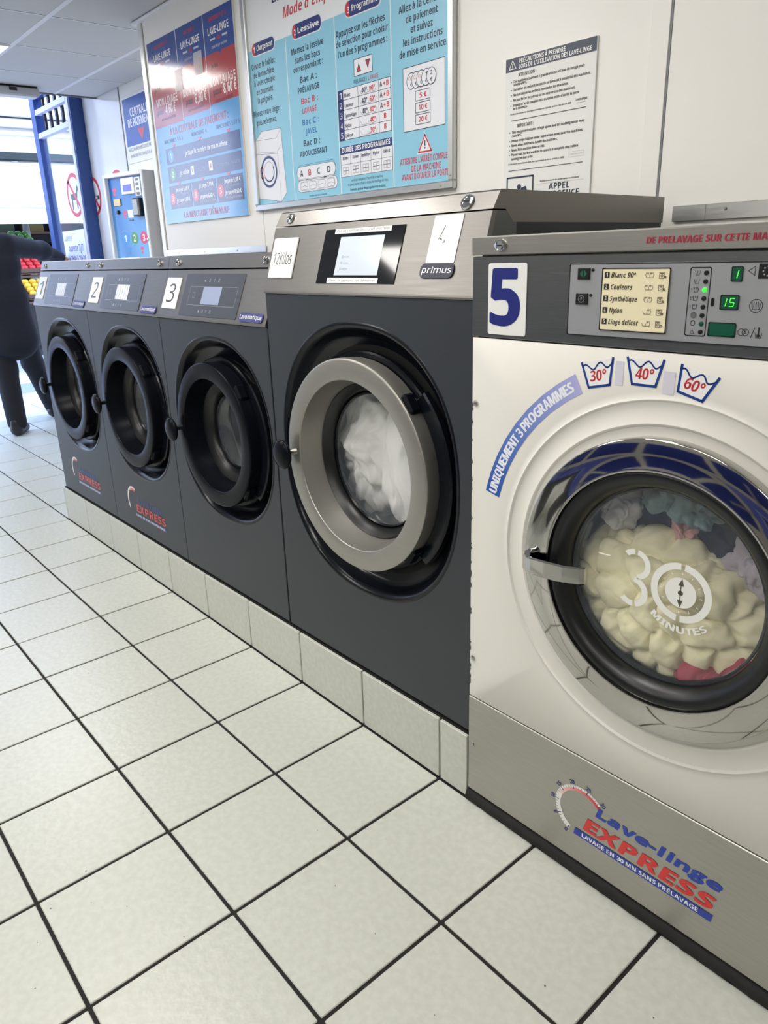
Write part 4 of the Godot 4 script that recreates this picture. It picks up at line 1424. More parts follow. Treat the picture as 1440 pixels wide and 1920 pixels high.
func ring_sign(called: String, label: String, at: Vector3, r: float, kind: String) -> void:
	var root := thing(called, label, "sign", at)
	var s := Shape.new()
	s.lathe([Vector2(r, -0.003), Vector2(r, 0.0), Vector2(0, 0.0)], 48)
	part("disc", s, mats.plate, root)
	var p := sheet()
	p.z = 0.0005
	var ink := c8(70, 72, 76)
	if kind == "dog":
		p.poly([Vector2(-0.085, 0.01), Vector2(0.03, 0.012), Vector2(0.06, 0.05), Vector2(0.07, 0.085), Vector2(0.082, 0.06), Vector2(0.11, 0.05), Vector2(0.09, 0.03), Vector2(0.07, 0.02), Vector2(0.05, -0.03), Vector2(0.05, -0.105), Vector2(0.03, -0.105), Vector2(0.022, -0.04), Vector2(-0.05, -0.035), Vector2(-0.06, -0.105), Vector2(-0.08, -0.105), Vector2(-0.078, -0.03), Vector2(-0.1, 0.03)], ink)
	else:
		p.frame(-0.11, -0.025, 0.11, -0.002, 0.004, ink)
		p.rect(0.07, -0.025, 0.11, -0.002, ink)
	p.layer(3)
	p.arc(Vector2(), r * 0.82, r, 0, 360, c8(206, 58, 72))
	var e := Vector2(cos(2.35), sin(2.35)) * r * 0.86
	p.line([e, -e], r * 0.17, c8(206, 58, 72))
	printed("print", p, root)


func payment_sign() -> void:
	var root := thing("payment_sign", "blue CENTRALE DE PAIEMENT sign with red down arrow above the payment kiosk", "sign", Vector3(-1.615, 1.92, -1.296))
	part("board", block(Vector3(0.24, 0.2, 0.0), Vector3(0.5, 0.42, 0.005), 0.001), mats.plate, root)
	var p := sheet()
	p.z = 0.0028
	p.rect(0.01, 0.098, 0.46, 0.392, c8(52, 86, 168))
	p.layer(10)
	p.text("CENTRALE", 0.115, 0.395, 0.276, 0.05, c8(240, 240, 246))
	p.text("DE PAIEMENT", 0.065, 0.425, 0.214, 0.05, c8(240, 240, 246))
	p.poly([Vector2(0.205, 0.192), Vector2(0.315, 0.192), Vector2(0.26, 0.122)], c8(206, 54, 72))
	p.text("AUCUN REMBOURSEMENT", 0.022, 0.45, 0.066, 0.022, c8(60, 60, 66), false)
	p.text("EN MACHINE PAR LE MANQUE DE LAVAGE", 0.05, 0.43, 0.026, 0.02, c8(90, 90, 96), false)
	printed("print", p, root)


func kiosk() -> void:
	var root := thing("payment_kiosk", "white payment kiosk with bright blue front, small blue screen and card reader", "payment kiosk", Vector3(-1.66, 0, -1.1), atan2(0.1, 0.43))
	var w := 0.4415
	var h := 1.84
	var c := Shape.new()
	# frame round a recessed front
	for b in [[Vector3(0.011, h / 2, -0.06), Vector3(0.022, h, 0.12)], [Vector3(w - 0.011, h / 2, -0.06), Vector3(0.022, h, 0.12)], [Vector3(w / 2, h - 0.013, -0.06), Vector3(w - 0.044, 0.026, 0.12)], [Vector3(w / 2, 0.05, -0.06), Vector3(w - 0.044, 0.1, 0.12)]]:
		c.box(b[0], b[1], 0.004)
	part("frame", c, mats.kiosk_white, root)
	part("side_panel", block(Vector3(w + 0.002, h / 2, -0.062), Vector3(0.005, h - 0.004, 0.108), 0.001), mats.kiosk_grey, root)
	part("back_panel", block(Vector3(w / 2, h / 2, -0.112), Vector3(w - 0.046, h - 0.03, 0.006)), mats.kiosk_grey, root)
	part("front_panel", block(Vector3(w / 2, 0.96, -0.034), Vector3(w - 0.045, 1.71, 0.012)), mats.kiosk_grey, root)
	var p := sheet()
	p.z = -0.0276
	p.poly([Vector2(0.024, 0.11), Vector2(w - 0.024, 0.11), Vector2(w - 0.024, 1.21), Vector2(w - 0.024, 1.812), Vector2(0.024, 1.812), Vector2(0.024, 1.21)], Color.WHITE, [c8(130, 186, 224), c8(130, 186, 224), c8(118, 180, 226), c8(6, 98, 180), c8(6, 98, 180), c8(110, 174, 226)])
	for i in 3:
		p.z = -0.0272
		var q := Vector2(0.14 + i * 0.104, 1.415)
		p.disc(q, 0.041, [c8(40, 138, 206), c8(66, 142, 76), c8(204, 44, 92)][i])
		p.arc(q, 0.052, 0.056, 50, 130, c8(120, 160, 190))
		p.z = -0.0268
		p.text(str(i + 1), q.x - 0.012, q.x + 0.012, q.y - 0.022, 0.044, WHITE)
	p.z = -0.0272
	var pink := c8(214, 62, 110)
	for q in [[0.062, 1.702, 0.106, 1.748, pink], [0.152, 1.549, 0.194, 1.598, pink], [0.156, 1.309, 0.192, 1.354, c8(52, 132, 196)], [0.298, 1.309, 0.33, 1.356, pink]]:
		p.rect(q[0], q[1] + 0.026, q[2], q[3], q[4])
		p.rect(q[0] + 0.006, q[1], q[2] - 0.012, q[1] + 0.022, q[4])
	p.rect(0.058, 1.255, 0.27, 1.288, c8(226, 236, 242))
	printed("print", p, root)
	var unit := part("screen_unit", block(Vector3(0.249, 1.752, -0.022), Vector3(0.142, 0.104, 0.014), 0.003), mats.kiosk_white, root)
	part("screen", block(Vector3(0.247, 1.739, -0.0148), Vector3(0.09, 0.042, 0.002)), mats.blue_lcd, unit)
	var st := part("button_strip", block(Vector3(0.356, 1.741, -0.0235), Vector3(0.062, 0.12, 0.01), 0.002), mats.kiosk_white, root)
	for i in 4:
		part("button", block(Vector3(0.356, 1.786 - i * 0.029, -0.0175), Vector3(0.028, 0.016, 0.004), 0.001), mats.grey_panel, st)
	var rd := Shape.new()
	rd.box(Vector3(0.345, 1.612, -0.012), Vector3(0.082, 0.116, 0.036), 0.006)
	var reader := part("card_reader", rd, mats.reader_black, root)
	part("keypad", block(Vector3(0.338, 1.612, 0.0066), Vector3(0.052, 0.098, 0.003), 0.001), mats.kiosk_grey, reader)
	part("coin_slot", block(Vector3(0.105, 1.656, -0.024), Vector3(0.076, 0.048, 0.009), 0.002), mats.brass, root)
	var kb := Shape.new()
	kb.lathe([Vector2(0.014, 0.0), Vector2(0.014, 0.008), Vector2(0.009, 0.016), Vector2(0, 0.017)], 20, Vector3(0.102, 1.591, -0.028))
	part("knob", kb, mats.reader_black, root)
	part("paper_label", block(Vector3(0.234, 1.575, -0.0272), Vector3(0.058, 0.052, 0.0012)), mats.plate, root)
	part("card_slot", block(Vector3(0.235, 1.533, -0.026), Vector3(0.046, 0.006, 0.004)), mats.reader_black, root)
	part("receipt_slot", block(Vector3(0.32, 1.272, -0.026), Vector3(0.062, 0.02, 0.006), 0.001), mats.reader_black, root)
	var kl := Shape.new()
	kl.lathe([Vector2(0.009, 0.0), Vector2(0.009, 0.006), Vector2(0, 0.008)], 16, Vector3(w - 0.014, 1.4, 0.0))
	part("lock", kl, mats.chrome, root)


# ---------------------------------------------------------------- laundry
func lump(a: Vector3, turn: Basis, at: Vector3, bump: Callable, nu := 96, nv := 56) -> Shape:   # an ellipsoid whose skin is pushed out along its normal
	var s := Shape.new()
	var loops := []
	for j in nv + 1:
		var l := PackedVector3Array()
		var th := PI * j / nv
		for i in nu:
			var ph := TAU * i / nu
			var d := Vector3(cos(ph) * sin(th), sin(ph) * sin(th), -cos(th))
			var p := Vector3(d.x * a.x, d.y * a.y, d.z * a.z)
			var q := at + turn * p
			l.append(q + (turn * d) * bump.call(q))
		loops.append(l)
	s.loft(loops, true, 3.0)
	return s


func laundry() -> void:
	var fn := FastNoiseLite.new()
	fn.seed = 4
	fn.frequency = 5.0
	fn.fractal_octaves = 3
	var rid := FastNoiseLite.new()
	rid.seed = 8
	rid.frequency = 6.0
	rid.fractal_type = FastNoiseLite.FRACTAL_RIDGED
	rid.fractal_octaves = 3
	var white := mat(c8(247, 247, 244), 0.9)
	var c4 := Vector3(2.42, 0.77, 0)
	var soft := func(q: Vector3) -> float: return fn.get_noise_3dv(q * Vector3(1.6, 0.8, 1.6)) * 0.02 - maxf(0.0, rid.get_noise_3dv(q * Vector3(1.5, 0.6, 1.0))) * 0.014
	var t := thing("white_pillow", "smooth white pillow filling the right half of the silver porthole", "laundry", Vector3())
	part("cover", lump(Vector3(0.13, 0.215, 0.115), Basis(Vector3(0, 0, 1), 0.05), c4 + Vector3(0.03, -0.035, -0.212), soft), white, t)
	t = thing("white_sheet", "crumpled white sheet squeezed in the left half of the silver porthole", "laundry", Vector3())
	var crump := func(q: Vector3) -> float: return fn.get_noise_3dv(q * 2.2) * 0.026 - maxf(0.0, rid.get_noise_3dv(q * Vector3(2.2, 1.2, 2.0))) * 0.024
	part("cloth", lump(Vector3(0.12, 0.21, 0.13), Basis(Vector3(0, 0, 1), -0.05), c4 + Vector3(-0.135, -0.015, -0.226), crump), white, t)
	# machine 5: a quilted duvet, dark and teal clothes above, something red below
	var c5 := Vector3(3.225, 0.709, 0)
	var cell := FastNoiseLite.new()
	cell.noise_type = FastNoiseLite.TYPE_CELLULAR
	cell.cellular_return_type = FastNoiseLite.RETURN_DISTANCE2_SUB
	cell.cellular_distance_function = FastNoiseLite.DISTANCE_EUCLIDEAN
	cell.cellular_jitter = 0.75
	cell.frequency = 17.0
	cell.fractal_type = FastNoiseLite.FRACTAL_NONE
	cell.seed = 12
	var quilt := func(q: Vector3) -> float:
		var wob := Vector3(fn.get_noise_3dv(q * 2.0), fn.get_noise_3dv(q * 2.0 + Vector3(5, 0, 0)), 0) * 0.02
		var f := cell.get_noise_3dv((q + wob) * Vector3(1, 1, 0.15)) + 1.0
		return -0.004 + 0.022 * (1.0 - exp(-f * 6.0)) + fn.get_noise_3dv(q) * 0.012 - maxf(0.0, rid.get_noise_3dv(q * Vector3(2.5, 2.5, 1))) * 0.004
	t = thing("quilted_duvet", "cream quilted duvet pressed in puffy folds against the glass of machine 5", "laundry", Vector3())
	part("quilting", lump(Vector3(0.2, 0.125, 0.085), Basis(Vector3(0, 0, 1), -0.22), c5 + Vector3(-0.03, -0.075, -0.112), quilt, 240, 150), mat(c8(232, 226, 188), 0.85), t)
	t = thing("teal_shirt", "faded grey-green shirt at the top of machine 5's porthole", "laundry", Vector3())
	part("cloth", lump(Vector3(0.085, 0.045, 0.045), Basis(Vector3(0, 0, 1), -0.35), c5 + Vector3(-0.025, 0.125, -0.11), crump), mat(c8(120, 142, 142), 0.9), t)
	t = thing("navy_garment", "dark navy garment tumbling above the cream duvet", "laundry", Vector3())
	part("cloth", lump(Vector3(0.2, 0.13, 0.05), Basis(Vector3(0, 0, 1), -0.3), c5 + Vector3(0.0, 0.08, -0.17), crump), mat(c8(34, 38, 58), 0.9), t)
	t = thing("white_shirt", "greyish white shirt bunched at the upper left behind machine 5's glass", "laundry", Vector3())
	part("cloth", lump(Vector3(0.045, 0.04, 0.04), Basis(Vector3(0, 0, 1), 0.5), c5 + Vector3(-0.15, 0.085, -0.1), crump), mat(c8(206, 204, 206), 0.9), t)
	t = thing("pink_garment", "small dusty pink garment between the dark clothes of machine 5", "laundry", Vector3())
	part("cloth", lump(Vector3(0.036, 0.026, 0.035), Basis(Vector3(0, 0, 1), -0.5), c5 + Vector3(-0.02, 0.068, -0.115), crump), mat(c8(206, 160, 156), 0.9), t)
	t = thing("lilac_garment", "pale lilac garment at the right behind machine 5's glass", "laundry", Vector3())
	part("cloth", lump(Vector3(0.05, 0.055, 0.04), Basis(Vector3(0, 0, 1), 0.3), c5 + Vector3(0.105, 0.035, -0.125), crump), mat(c8(176, 168, 178), 0.9), t)
	t = thing("red_garment", "wine-red garment wedged at the bottom of machine 5's porthole", "laundry", Vector3())
	part("cloth", lump(Vector3(0.11, 0.04, 0.04), Basis(Vector3(0, 0, 1), 0.42), c5 + Vector3(0.085, -0.158, -0.07), crump), mat(c8(150, 32, 60), 0.8), t)


# ---------------------------------------------------------------- person
class Field:
	var bones := []   # [a, b, ra, rb, blend]

	func bone(a: Vector3, b: Vector3, ra: float, rb: float, flat := Vector3.ONE) -> void:
		bones.append([a, b, ra, rb, flat])

	func mesh(cell: float, k: float) -> Shape:
		var lo := Vector3(1e9, 1e9, 1e9)
		var hi := -lo
		for b in bones:
			var r: float = maxf(b[2], b[3]) * 1.3 + k + cell * 2.0
			for q in [b[0], b[1]]:
				lo = lo.min(q - Vector3(r, r, r))
				hi = hi.max(q + Vector3(r, r, r))
		var n := Vector3i(((hi - lo) / cell).ceil()) + Vector3i(2, 2, 2)
		var d := PackedFloat32Array()
		d.resize(n.x * n.y * n.z)
		d.fill(1.0)
		for b in bones:
			var a: Vector3 = b[0]
			var ab: Vector3 = b[1] - a
			var r: float = maxf(b[2], b[3]) * 1.3 + k + cell * 2.0
			var l0 := Vector3i((((b[0] as Vector3).min(b[1]) - Vector3(r, r, r) - lo) / cell).floor()).max(Vector3i.ZERO)
			var l1 := Vector3i((((b[0] as Vector3).max(b[1]) + Vector3(r, r, r) - lo) / cell).ceil()).min(n - Vector3i.ONE)
			var inv: float = 1.0 / maxf(ab.length_squared(), 1e-9)
			for z in range(l0.z, l1.z + 1):
				for y in range(l0.y, l1.y + 1):
					var row := (z * n.y + y) * n.x
					for x in range(l0.x, l1.x + 1):
						var p := lo + Vector3(x, y, z) * cell - a
						var t := clampf(p.dot(ab) * inv, 0.0, 1.0)
						var f := ((p - ab * t) * (b[4] as Vector3)).length() - lerpf(b[2], b[3], t)
						var o := d[row + x]
						var h := maxf(k - absf(o - f), 0.0) / k
						d[row + x] = minf(o, f) - h * h * k * 0.25
		var s := Shape.new()
		var at := {}
		var vert := func(i: int) -> Vector3:
			if at.has(i):
				return at[i]
			var x := i % n.x
			var y := (i / n.x) % n.y
			var z := i / (n.x * n.y)
			var sum := Vector3()
			var m := 0
			for e in 12:
				var ax := e / 4
				var c0 := Vector3i()
				c0[(ax + 1) % 3] = e & 1
				c0[(ax + 2) % 3] = (e >> 1) & 1
				var c1 := c0
				c1[ax] = 1
				var v0 := d[((z + c0.z) * n.y + y + c0.y) * n.x + x + c0.x]
				var v1 := d[((z + c1.z) * n.y + y + c1.y) * n.x + x + c1.x]
				if (v0 < 0.0) != (v1 < 0.0):
					sum += Vector3(c0).lerp(Vector3(c1), v0 / (v0 - v1))
					m += 1
			at[i] = lo + (Vector3(x, y, z) + sum / maxi(m, 1)) * cell
			return at[i]
		var stride := [1, n.x, n.x * n.y]
		for z in range(1, n.z - 1):
			for y in range(1, n.y - 1):
				for x in range(1, n.x - 1):
					var i := (z * n.y + y) * n.x + x
					var inside := d[i] < 0.0
					for ax in 3:
						if inside == (d[i + stride[ax]] < 0.0):
							continue
						var u: int = stride[(ax + 1) % 3]
						var w: int = stride[(ax + 2) % 3]
						var q := [vert.call(i - u - w), vert.call(i - w), vert.call(i), vert.call(i - u)]
						if not inside:
							q.reverse()
						s.quad(q[0], q[1], q[2], q[3], 1)
		return s


func person() -> void:
	var root := thing("person", "person in a dark coat and trousers walking out through the doorway, seen from behind", "person", Vector3(-2.45, 0, -0.5))
	var o := Vector3(2.45, 0, 0.5)
	var f := Vector3(-0.8, 0, -0.6)          # the way they walk
	var r := Vector3(0.6, 0, -0.8)           # their right-hand side
	var hip := Vector3(-2.43, 0.92, -0.5) + o
	var hr := hip + r * 0.09 - Vector3(0, 0.03, 0)
	var hl := hip - r * 0.09 - Vector3(0, 0.03, 0)
	var chest := Vector3(-2.46, 1.26, -0.47) + o
	var neck := Vector3(-2.48, 1.47, -0.44) + o
	var head := neck + Vector3(-0.03, 0.17, 0.0)
	var kl := Vector3(-2.42, 0.5, -0.43) + o
	var al := Vector3(-2.31, 0.1, -0.41) + o
	var kr := Vector3(-2.66, 0.5, -0.7) + o
	var ar := Vector3(-2.84, 0.09, -0.86) + o
	var sr := neck + r * 0.17 - Vector3(0, 0.06, 0)
	var sl := neck - r * 0.17 - Vector3(0, 0.06, 0)
	var er := Vector3(-2.72, 1.37, -0.94) + o
	var wr := Vector3(-2.95, 1.31, -1.16) + o
	var el := sl + Vector3(-0.04, -0.28, 0.06)
	var wl := el + f * 0.16 + Vector3(0, -0.2, 0)
	# body: head with face, neck, trunk, arms, legs, hands with fingers
	var b := Field.new()
	b.bone(head + Vector3(0, 0.02, 0), head + Vector3(0, 0.05, 0) - f * 0.012, 0.092, 0.094)
	b.bone(head - Vector3(0, 0.05, 0) + f * 0.03, head - Vector3(0, 0.075, 0) + f * 0.055, 0.062, 0.042)
	b.bone(head + f * 0.085 + Vector3(0, 0.012, 0), head + f * 0.112 - Vector3(0, 0.018, 0), 0.012, 0.016)
	b.bone(head + f * 0.092 - Vector3(0, 0.052, 0) + r * 0.018, head + f * 0.092 - Vector3(0, 0.052, 0) - r * 0.018, 0.009, 0.009)
	for sd in [-1.0, 1.0]:
		b.bone(head + r * sd * 0.092 + Vector3(0, 0.022, 0), head + r * sd * 0.09 - Vector3(0, 0.02, 0), 0.016, 0.012)
	b.bone(neck, head - Vector3(0, 0.03, 0), 0.058, 0.056)
	b.bone(chest, neck - Vector3(0, 0.05, 0), 0.12, 0.09)
	b.bone(hip, chest, 0.125, 0.12)
	for q in [[sr, er, wr], [sl, el, wl]]:
		b.bone(q[0], q[1], 0.05, 0.04)
		b.bone(q[1], q[2], 0.038, 0.027)
		var d: Vector3 = (q[2] - q[1]).normalized()
		var sdw := d.cross(Vector3.UP).normalized()
		b.bone(q[2], q[2] + d * 0.07, 0.026, 0.03)
		for i in 4:
			var k: Vector3 = q[2] + d * 0.085 + sdw * (i - 1.5) * 0.02
			var ln: float = [0.062, 0.075, 0.07, 0.055][i]
			b.bone(k, k + d * ln * 0.55 - Vector3(0, 0.008, 0), 0.01, 0.009)
			b.bone(k + d * ln * 0.55 - Vector3(0, 0.008, 0), k + d * ln - Vector3(0, 0.03, 0), 0.009, 0.008)
		b.bone(q[2] + d * 0.03 + sdw * 0.025, q[2] + d * 0.08 + sdw * 0.055 - Vector3(0, 0.015, 0), 0.011, 0.009)
	for q in [[hr, kr, ar], [hl, kl, al]]:
		b.bone(q[0], q[1], 0.078, 0.05)
		b.bone(q[1], q[2], 0.05, 0.036)
	part("body", b.mesh(0.013, 0.02), mats.skin, root)
	var hair := Field.new()
	hair.bone(head + Vector3(0, 0.05, 0) - f * 0.02, head - f * 0.035 - Vector3(0, 0.02, 0), 0.1, 0.085)
	part("hair", hair.mesh(0.014, 0.02), mats.hair, root)
	for sd in [-1.0, 1.0]:
		var ey := Shape.new()
		ey.lathe([Vector2(0, -0.011), Vector2(0.008, -0.008), Vector2(0.011, 0), Vector2(0.008, 0.008), Vector2(0, 0.011)], 14, head + f * 0.087 + r * sd * 0.033 + Vector3(0, 0.02, 0))
		part("eye", ey, mats.plate, root)
	# coat to mid-thigh with belt seam, sleeves; trousers; shoes
	var c := Field.new()
	c.bone(chest + Vector3(0, 0.02, 0) + r * 0.06, neck - Vector3(0, 0.085, 0) + r * 0.07, 0.155, 0.11)
	c.bone(chest + Vector3(0, 0.02, 0) - r * 0.06, neck - Vector3(0, 0.085, 0) - r * 0.07, 0.155, 0.11)
	c.bone(hip + Vector3(0, 0.12, 0), chest, 0.165, 0.17)
	c.bone(hip + r * 0.045 - Vector3(0, 0.19, 0), hip + Vector3(0, 0.1, 0), 0.17, 0.17)
	c.bone(hip - r * 0.05 - Vector3(0, 0.19, 0), hip + Vector3(0, 0.1, 0), 0.16, 0.165)
	c.bone(neck - Vector3(0, 0.02, 0), neck + Vector3(0, 0.035, 0), 0.085, 0.075)
	c.bone(sr, er, 0.085, 0.068)
	c.bone(er, wr - (wr - er) * 0.06, 0.066, 0.05)
	c.bone(sl, el, 0.085, 0.068)
	c.bone(el, wl - (wl - el) * 0.06, 0.066, 0.05)
	part("coat", c.mesh(0.018, 0.05), mats.coat, root)
	var bl := Shape.new()
	var belt := []
	for i in 29:
		var t := TAU * i / 28.0
		belt.append(hip + Vector3(0.0, 0.1, 0.0) + Vector3(cos(t), 0, sin(t)) * 0.176)
	bl.tube(belt, 0.012, 8)
	part("belt", bl, mats.coat, root)
	var tr := Field.new()
	for q in [[hr, kr, ar], [hl, kl, al]]:
		tr.bone(q[0], q[1], 0.1, 0.085)
		tr.bone(q[1], q[2] + Vector3(0, 0.0, 0), 0.083, 0.072)
	part("trousers", tr.mesh(0.016, 0.03), mats.trousers, root)
	for q in [al, ar]:
		var sh := Field.new()
		var heel := Vector3(q.x, 0.045, q.z) - f * 0.03
		sh.bone(heel, heel + f * 0.16 - Vector3(0, 0.008, 0), 0.044, 0.036)
		sh.bone(heel + Vector3(0, 0.02, 0), heel + Vector3(0, 0.06, 0), 0.046, 0.045)
		part("shoe", sh.mesh(0.01, 0.02), mats.shoe, root)


# ---------------------------------------------------------------- room
func lamp_panel(x: float, z: float, label: String) -> void:
	var root := thing("ceiling_lamp", label, "ceiling lamp", Vector3(x + 0.3, 2.4, z + 0.3), 0.0, "square ceiling lamps")
	var fr := Shape.new()
	for q in [[Vector3(0, 0, 0.291), Vector3(0.594, 0.012, 0.012)], [Vector3(0, 0, -0.291), Vector3(0.594, 0.012, 0.012)], [Vector3(0.291, 0, 0), Vector3(0.012, 0.012, 0.57)], [Vector3(-0.291, 0, 0), Vector3(0.012, 0.012, 0.57)]]:
		fr.box(q[0], q[1], 0.001)
	part("frame", fr, mats.ceiling_bar, root)
	part("diffuser", block(Vector3(0, 0.003, 0), Vector3(0.57, 0.006, 0.57)), mats.led, root)
	var a := AreaLight3D.new()
	a.name = "lamp_light"
	a.area_size = Vector2(0.56, 0.56)
	a.area_normalize_energy = true
	a.light_energy = LAMP
	a.light_color = Color(1.0, 0.985, 0.965)
	a.area_range = 12.0
	a.area_attenuation = 2.0
	a.shadow_enabled = true
	root.add_child(a)
	a.rotation_degrees = Vector3(-90, 0, 0)
	a.position = Vector3(0, -0.004, 0)


func tile_mesh(w: float, h: float, thick: float) -> ArrayMesh:   # face up, corner at the origin
	var s := Shape.new()
	s.box(Vector3(w / 2, -thick / 2, h / 2), Vector3(w, thick, h), 0.0016)
	return s.mesh()


func room() -> void:
	var t := 0.3
	var gap := 0.0078
	# floor with every tile
	var fl := structure("floor")
	part("screed", block(Vector3(1.8, -0.056, 1.0), Vector3(9.52, 0.105, 4.6)), mats.grout, fl)
	var full := tile_mesh(t - gap, t - gap, 0.009)
	for k in range(-10, 20):
		for j in range(-5, 9):
			if j < 0 and k >= 0:
				continue
			if k == -10 and j > 9:
				continue
			var x := k * t + gap / 2
			var w := t - gap
			if j < 0 and k == -1:
				w -= 0.03
			var m := full
			if w < t - gap:
				m = tile_mesh(w, t - gap, 0.009)
			var o := hold("tile", m, mats["tile%d" % rng.randi_range(0, 3)], fl, Transform3D(Basis(), Vector3(x, rng.randf_range(-0.0004, 0.0004), j * t + gap / 2)))
			o.visible = true
	# specks of dirt on the tiles
	var sp := sheet()
	for i in 40:
		var q := Vector2(rng.randf_range(0.2, 3.4), rng.randf_range(-1.1, -0.03))
		var k := []
		var r := rng.randf_range(0.0008, 0.0022)
		for n in 6:
			k.append(q + Vector2(cos(n * TAU / 6), sin(n * TAU / 6)) * r * rng.randf_range(0.6, 1.3))
		sp.poly(k, c8(96, 90, 78))
	printed("dirt_specks", sp, fl, Transform3D(Basis(Vector3.RIGHT, -PI / 2), Vector3(0, 0.0008, 0))).set_meta("kind", "stuff")
	# tiled plinth under machines 1 to 4
	var pl := structure("plinth")
	part("core", block(Vector3(1.385, 0.083, -0.36), Vector3(2.8, 0.17, 0.69)), mats.grout, pl)
	var up := Basis(Vector3(1, 0, 0), Vector3(0, 0, 1), Vector3(0, -1, 0))
	var xs := [-0.022]
	for k in range(0, 10):
		xs.append(k * t)
	xs.append(2.794)
	for i in xs.size() - 1:
		var w: float = xs[i + 1] - xs[i] - 0.005
		if w < 0.01:
			continue
		hold("tile", tile_mesh(w, 0.172, 0.009), mats["tile%d" % rng.randi_range(0, 3)], pl, Transform3D(up, Vector3(xs[i] + 0.0025, 0.174, 0.0)))
	for i in 2:
		hold("tile", tile_mesh(0.172, 0.29, 0.009), mats.tile1, pl, Transform3D(Basis(Vector3(0, -1, 0), Vector3(-1, 0, 0), Vector3(0, 0, 1)), Vector3(-0.024, 0.174, -0.3 * (i + 1) + 0.002)))
	var lip := Shape.new()
	lip.box(Vector3(1.385, 0.1735, -0.0245), Vector3(2.8, 0.007, 0.03))
	part("joint_strip", lip, mats.seal, pl)
	# wall behind the machines, ending in a corner at the payment corner
	var wb := structure("wall_back")
	part("core", block(Vector3(3.17, 1.25, -1.06), Vector3(6.66, 2.5, 0.52)), mats.wall, wb)
	for q in [[-0.118, 0.85], [0.854, 2.713], [2.718, 6.49]]:
		part("wall_panel", block(Vector3((q[0] + q[1]) / 2, 1.2, -0.796), Vector3(q[1] - q[0], 2.4, 0.012), 0.001), mats.wall, wb)
	part("joint_cover", block(Vector3(2.688, 1.2, -0.789), Vector3(0.05, 2.4, 0.005), 0.001), mats.wall, wb)
	part("joint_seal", block(Vector3(2.7155, 1.2, -0.7915), Vector3(0.005, 2.4, 0.006)), mats.grey_panel, wb)
	part("corner_strip", block(Vector3(-0.146, 1.2, -0.795), Vector3(0.046, 2.4, 0.022), 0.004), mats.alu_white, wb)
	var tr := structure("trim_1")
	part("ledge", block(Vector3(2.4, 2.392, -0.78), Vector3(5.2, 0.012, 0.03), 0.002), mats.ceiling_bar, tr)
	tr = structure("trim_2")
	part("flashing", block(Vector3(0.372, 1.3, -0.784), Vector3(0.985, 0.03, 0.004), 0.001), mats.alu, tr)
	for x in [0.02, 0.3, 0.62]:
		part("screw_hole", block(Vector3(x, 1.298, -0.7815), Vector3(0.005, 0.004, 0.001)), mats.dark, tr)
	tr = structure("trim_3")
	part("flashing", block(Vector3(3.8, 1.335, -0.783), Vector3(2.07, 0.037, 0.005), 0.001), mats.alu, tr)
	part("splice_plate", block(Vector3(2.845, 1.335, -0.7795), Vector3(0.012, 0.036, 0.002)), mats.alu, tr)
	for x in [2.9, 3.4]:
		var sc := Shape.new()
		sc.lathe([Vector2(0.004, 0), Vector2(0.003, 0.002), Vector2(0, 0.0025)], 12, Vector3(x, 1.34, -0.7805))
		part("screw", sc, mats.grey_panel, tr)
	# recessed wall by the door
	var wr := structure("wall_recess")
	part("core", block(Vector3(-1.28, 1.35, -1.42), Vector3(2.3, 2.7, 0.22)), mats.wall_gloss, wr)
	part("wall_panel", block(Vector3(-2.042, 1.3, -1.304), Vector3(0.77, 2.6, 0.012), 0.001), mats.wall_gloss, wr)
	part("wall_panel", block(Vector3(-0.9, 1.3, -1.304), Vector3(1.5, 2.6, 0.012), 0.001), mats.wall, wr)
	part("joint_cover", block(Vector3(-1.652, 1.3, -1.297), Vector3(0.012, 2.6, 0.006)), mats.grey_panel, wr)
	# the other three sides
	var wl := structure("wall_left")
	part("lintel", block(Vector3(-2.53, 3.4, 0.9), Vector3(0.2, 1.3, 5.0)), mats.render_wall, wl)
	part("pier", block(Vector3(-2.53, 1.37, 2.3), Vector3(0.2, 2.76, 2.2)), mats.wall, wl)
	part("return", block(Vector3(-2.53, 1.37, -2.4), Vector3(0.2, 2.76, 1.9)), mats.render_wall, wl)
	var wf := structure("wall_front")
	part("core", block(Vector3(2.05, 1.35, 3.3), Vector3(9.3, 2.7, 0.2)), mats.far_wall, wf)
	var wx := structure("wall_right")
	part("core", block(Vector3(6.6, 1.35, 1.0), Vector3(0.2, 2.7, 4.6)), mats.wall, wx)
	# suspended ceiling: panels laid on white bars
	var ce := structure("ceiling")
	part("slab", block(Vector3(2.25, 2.49, 0.95), Vector3(8.6, 0.08, 4.6)), mats.ceiling, ce)
	part("slab", block(Vector3(2.0, 2.86, 0.95), Vector3(9.2, 0.2, 4.7)), mats.ceiling, ce)
	part("edge_trim", block(Vector3(-2.058, 2.42, 0.95), Vector3(0.014, 0.055, 4.6), 0.001), mats.grey_panel, ce)
	var cx := [-2.05]
	var x0 := -1.51
	while x0 < 6.4:
		cx.append(x0)
		x0 += 0.6
	cx.append(6.5)
	var cz := [-1.3, -1.0, -0.4, 0.2, 0.8, 1.4, 2.0, 2.6, 3.2]
	for i in cx.size() - 1:
		for j in cz.size() - 1:
			var lit := false
			for q in LAMPS:
				if absf(q.x - cx[i]) < 0.05 and absf(q.y - cz[j]) < 0.05:
					lit = true
			if lit:
				continue
			part("ceiling_panel", block(Vector3((cx[i] + cx[i + 1]) / 2, 2.412, (cz[j] + cz[j + 1]) / 2), Vector3(cx[i + 1] - cx[i] - 0.008, 0.02, cz[j + 1] - cz[j] - 0.012), 0.001), mats.ceiling, ce)
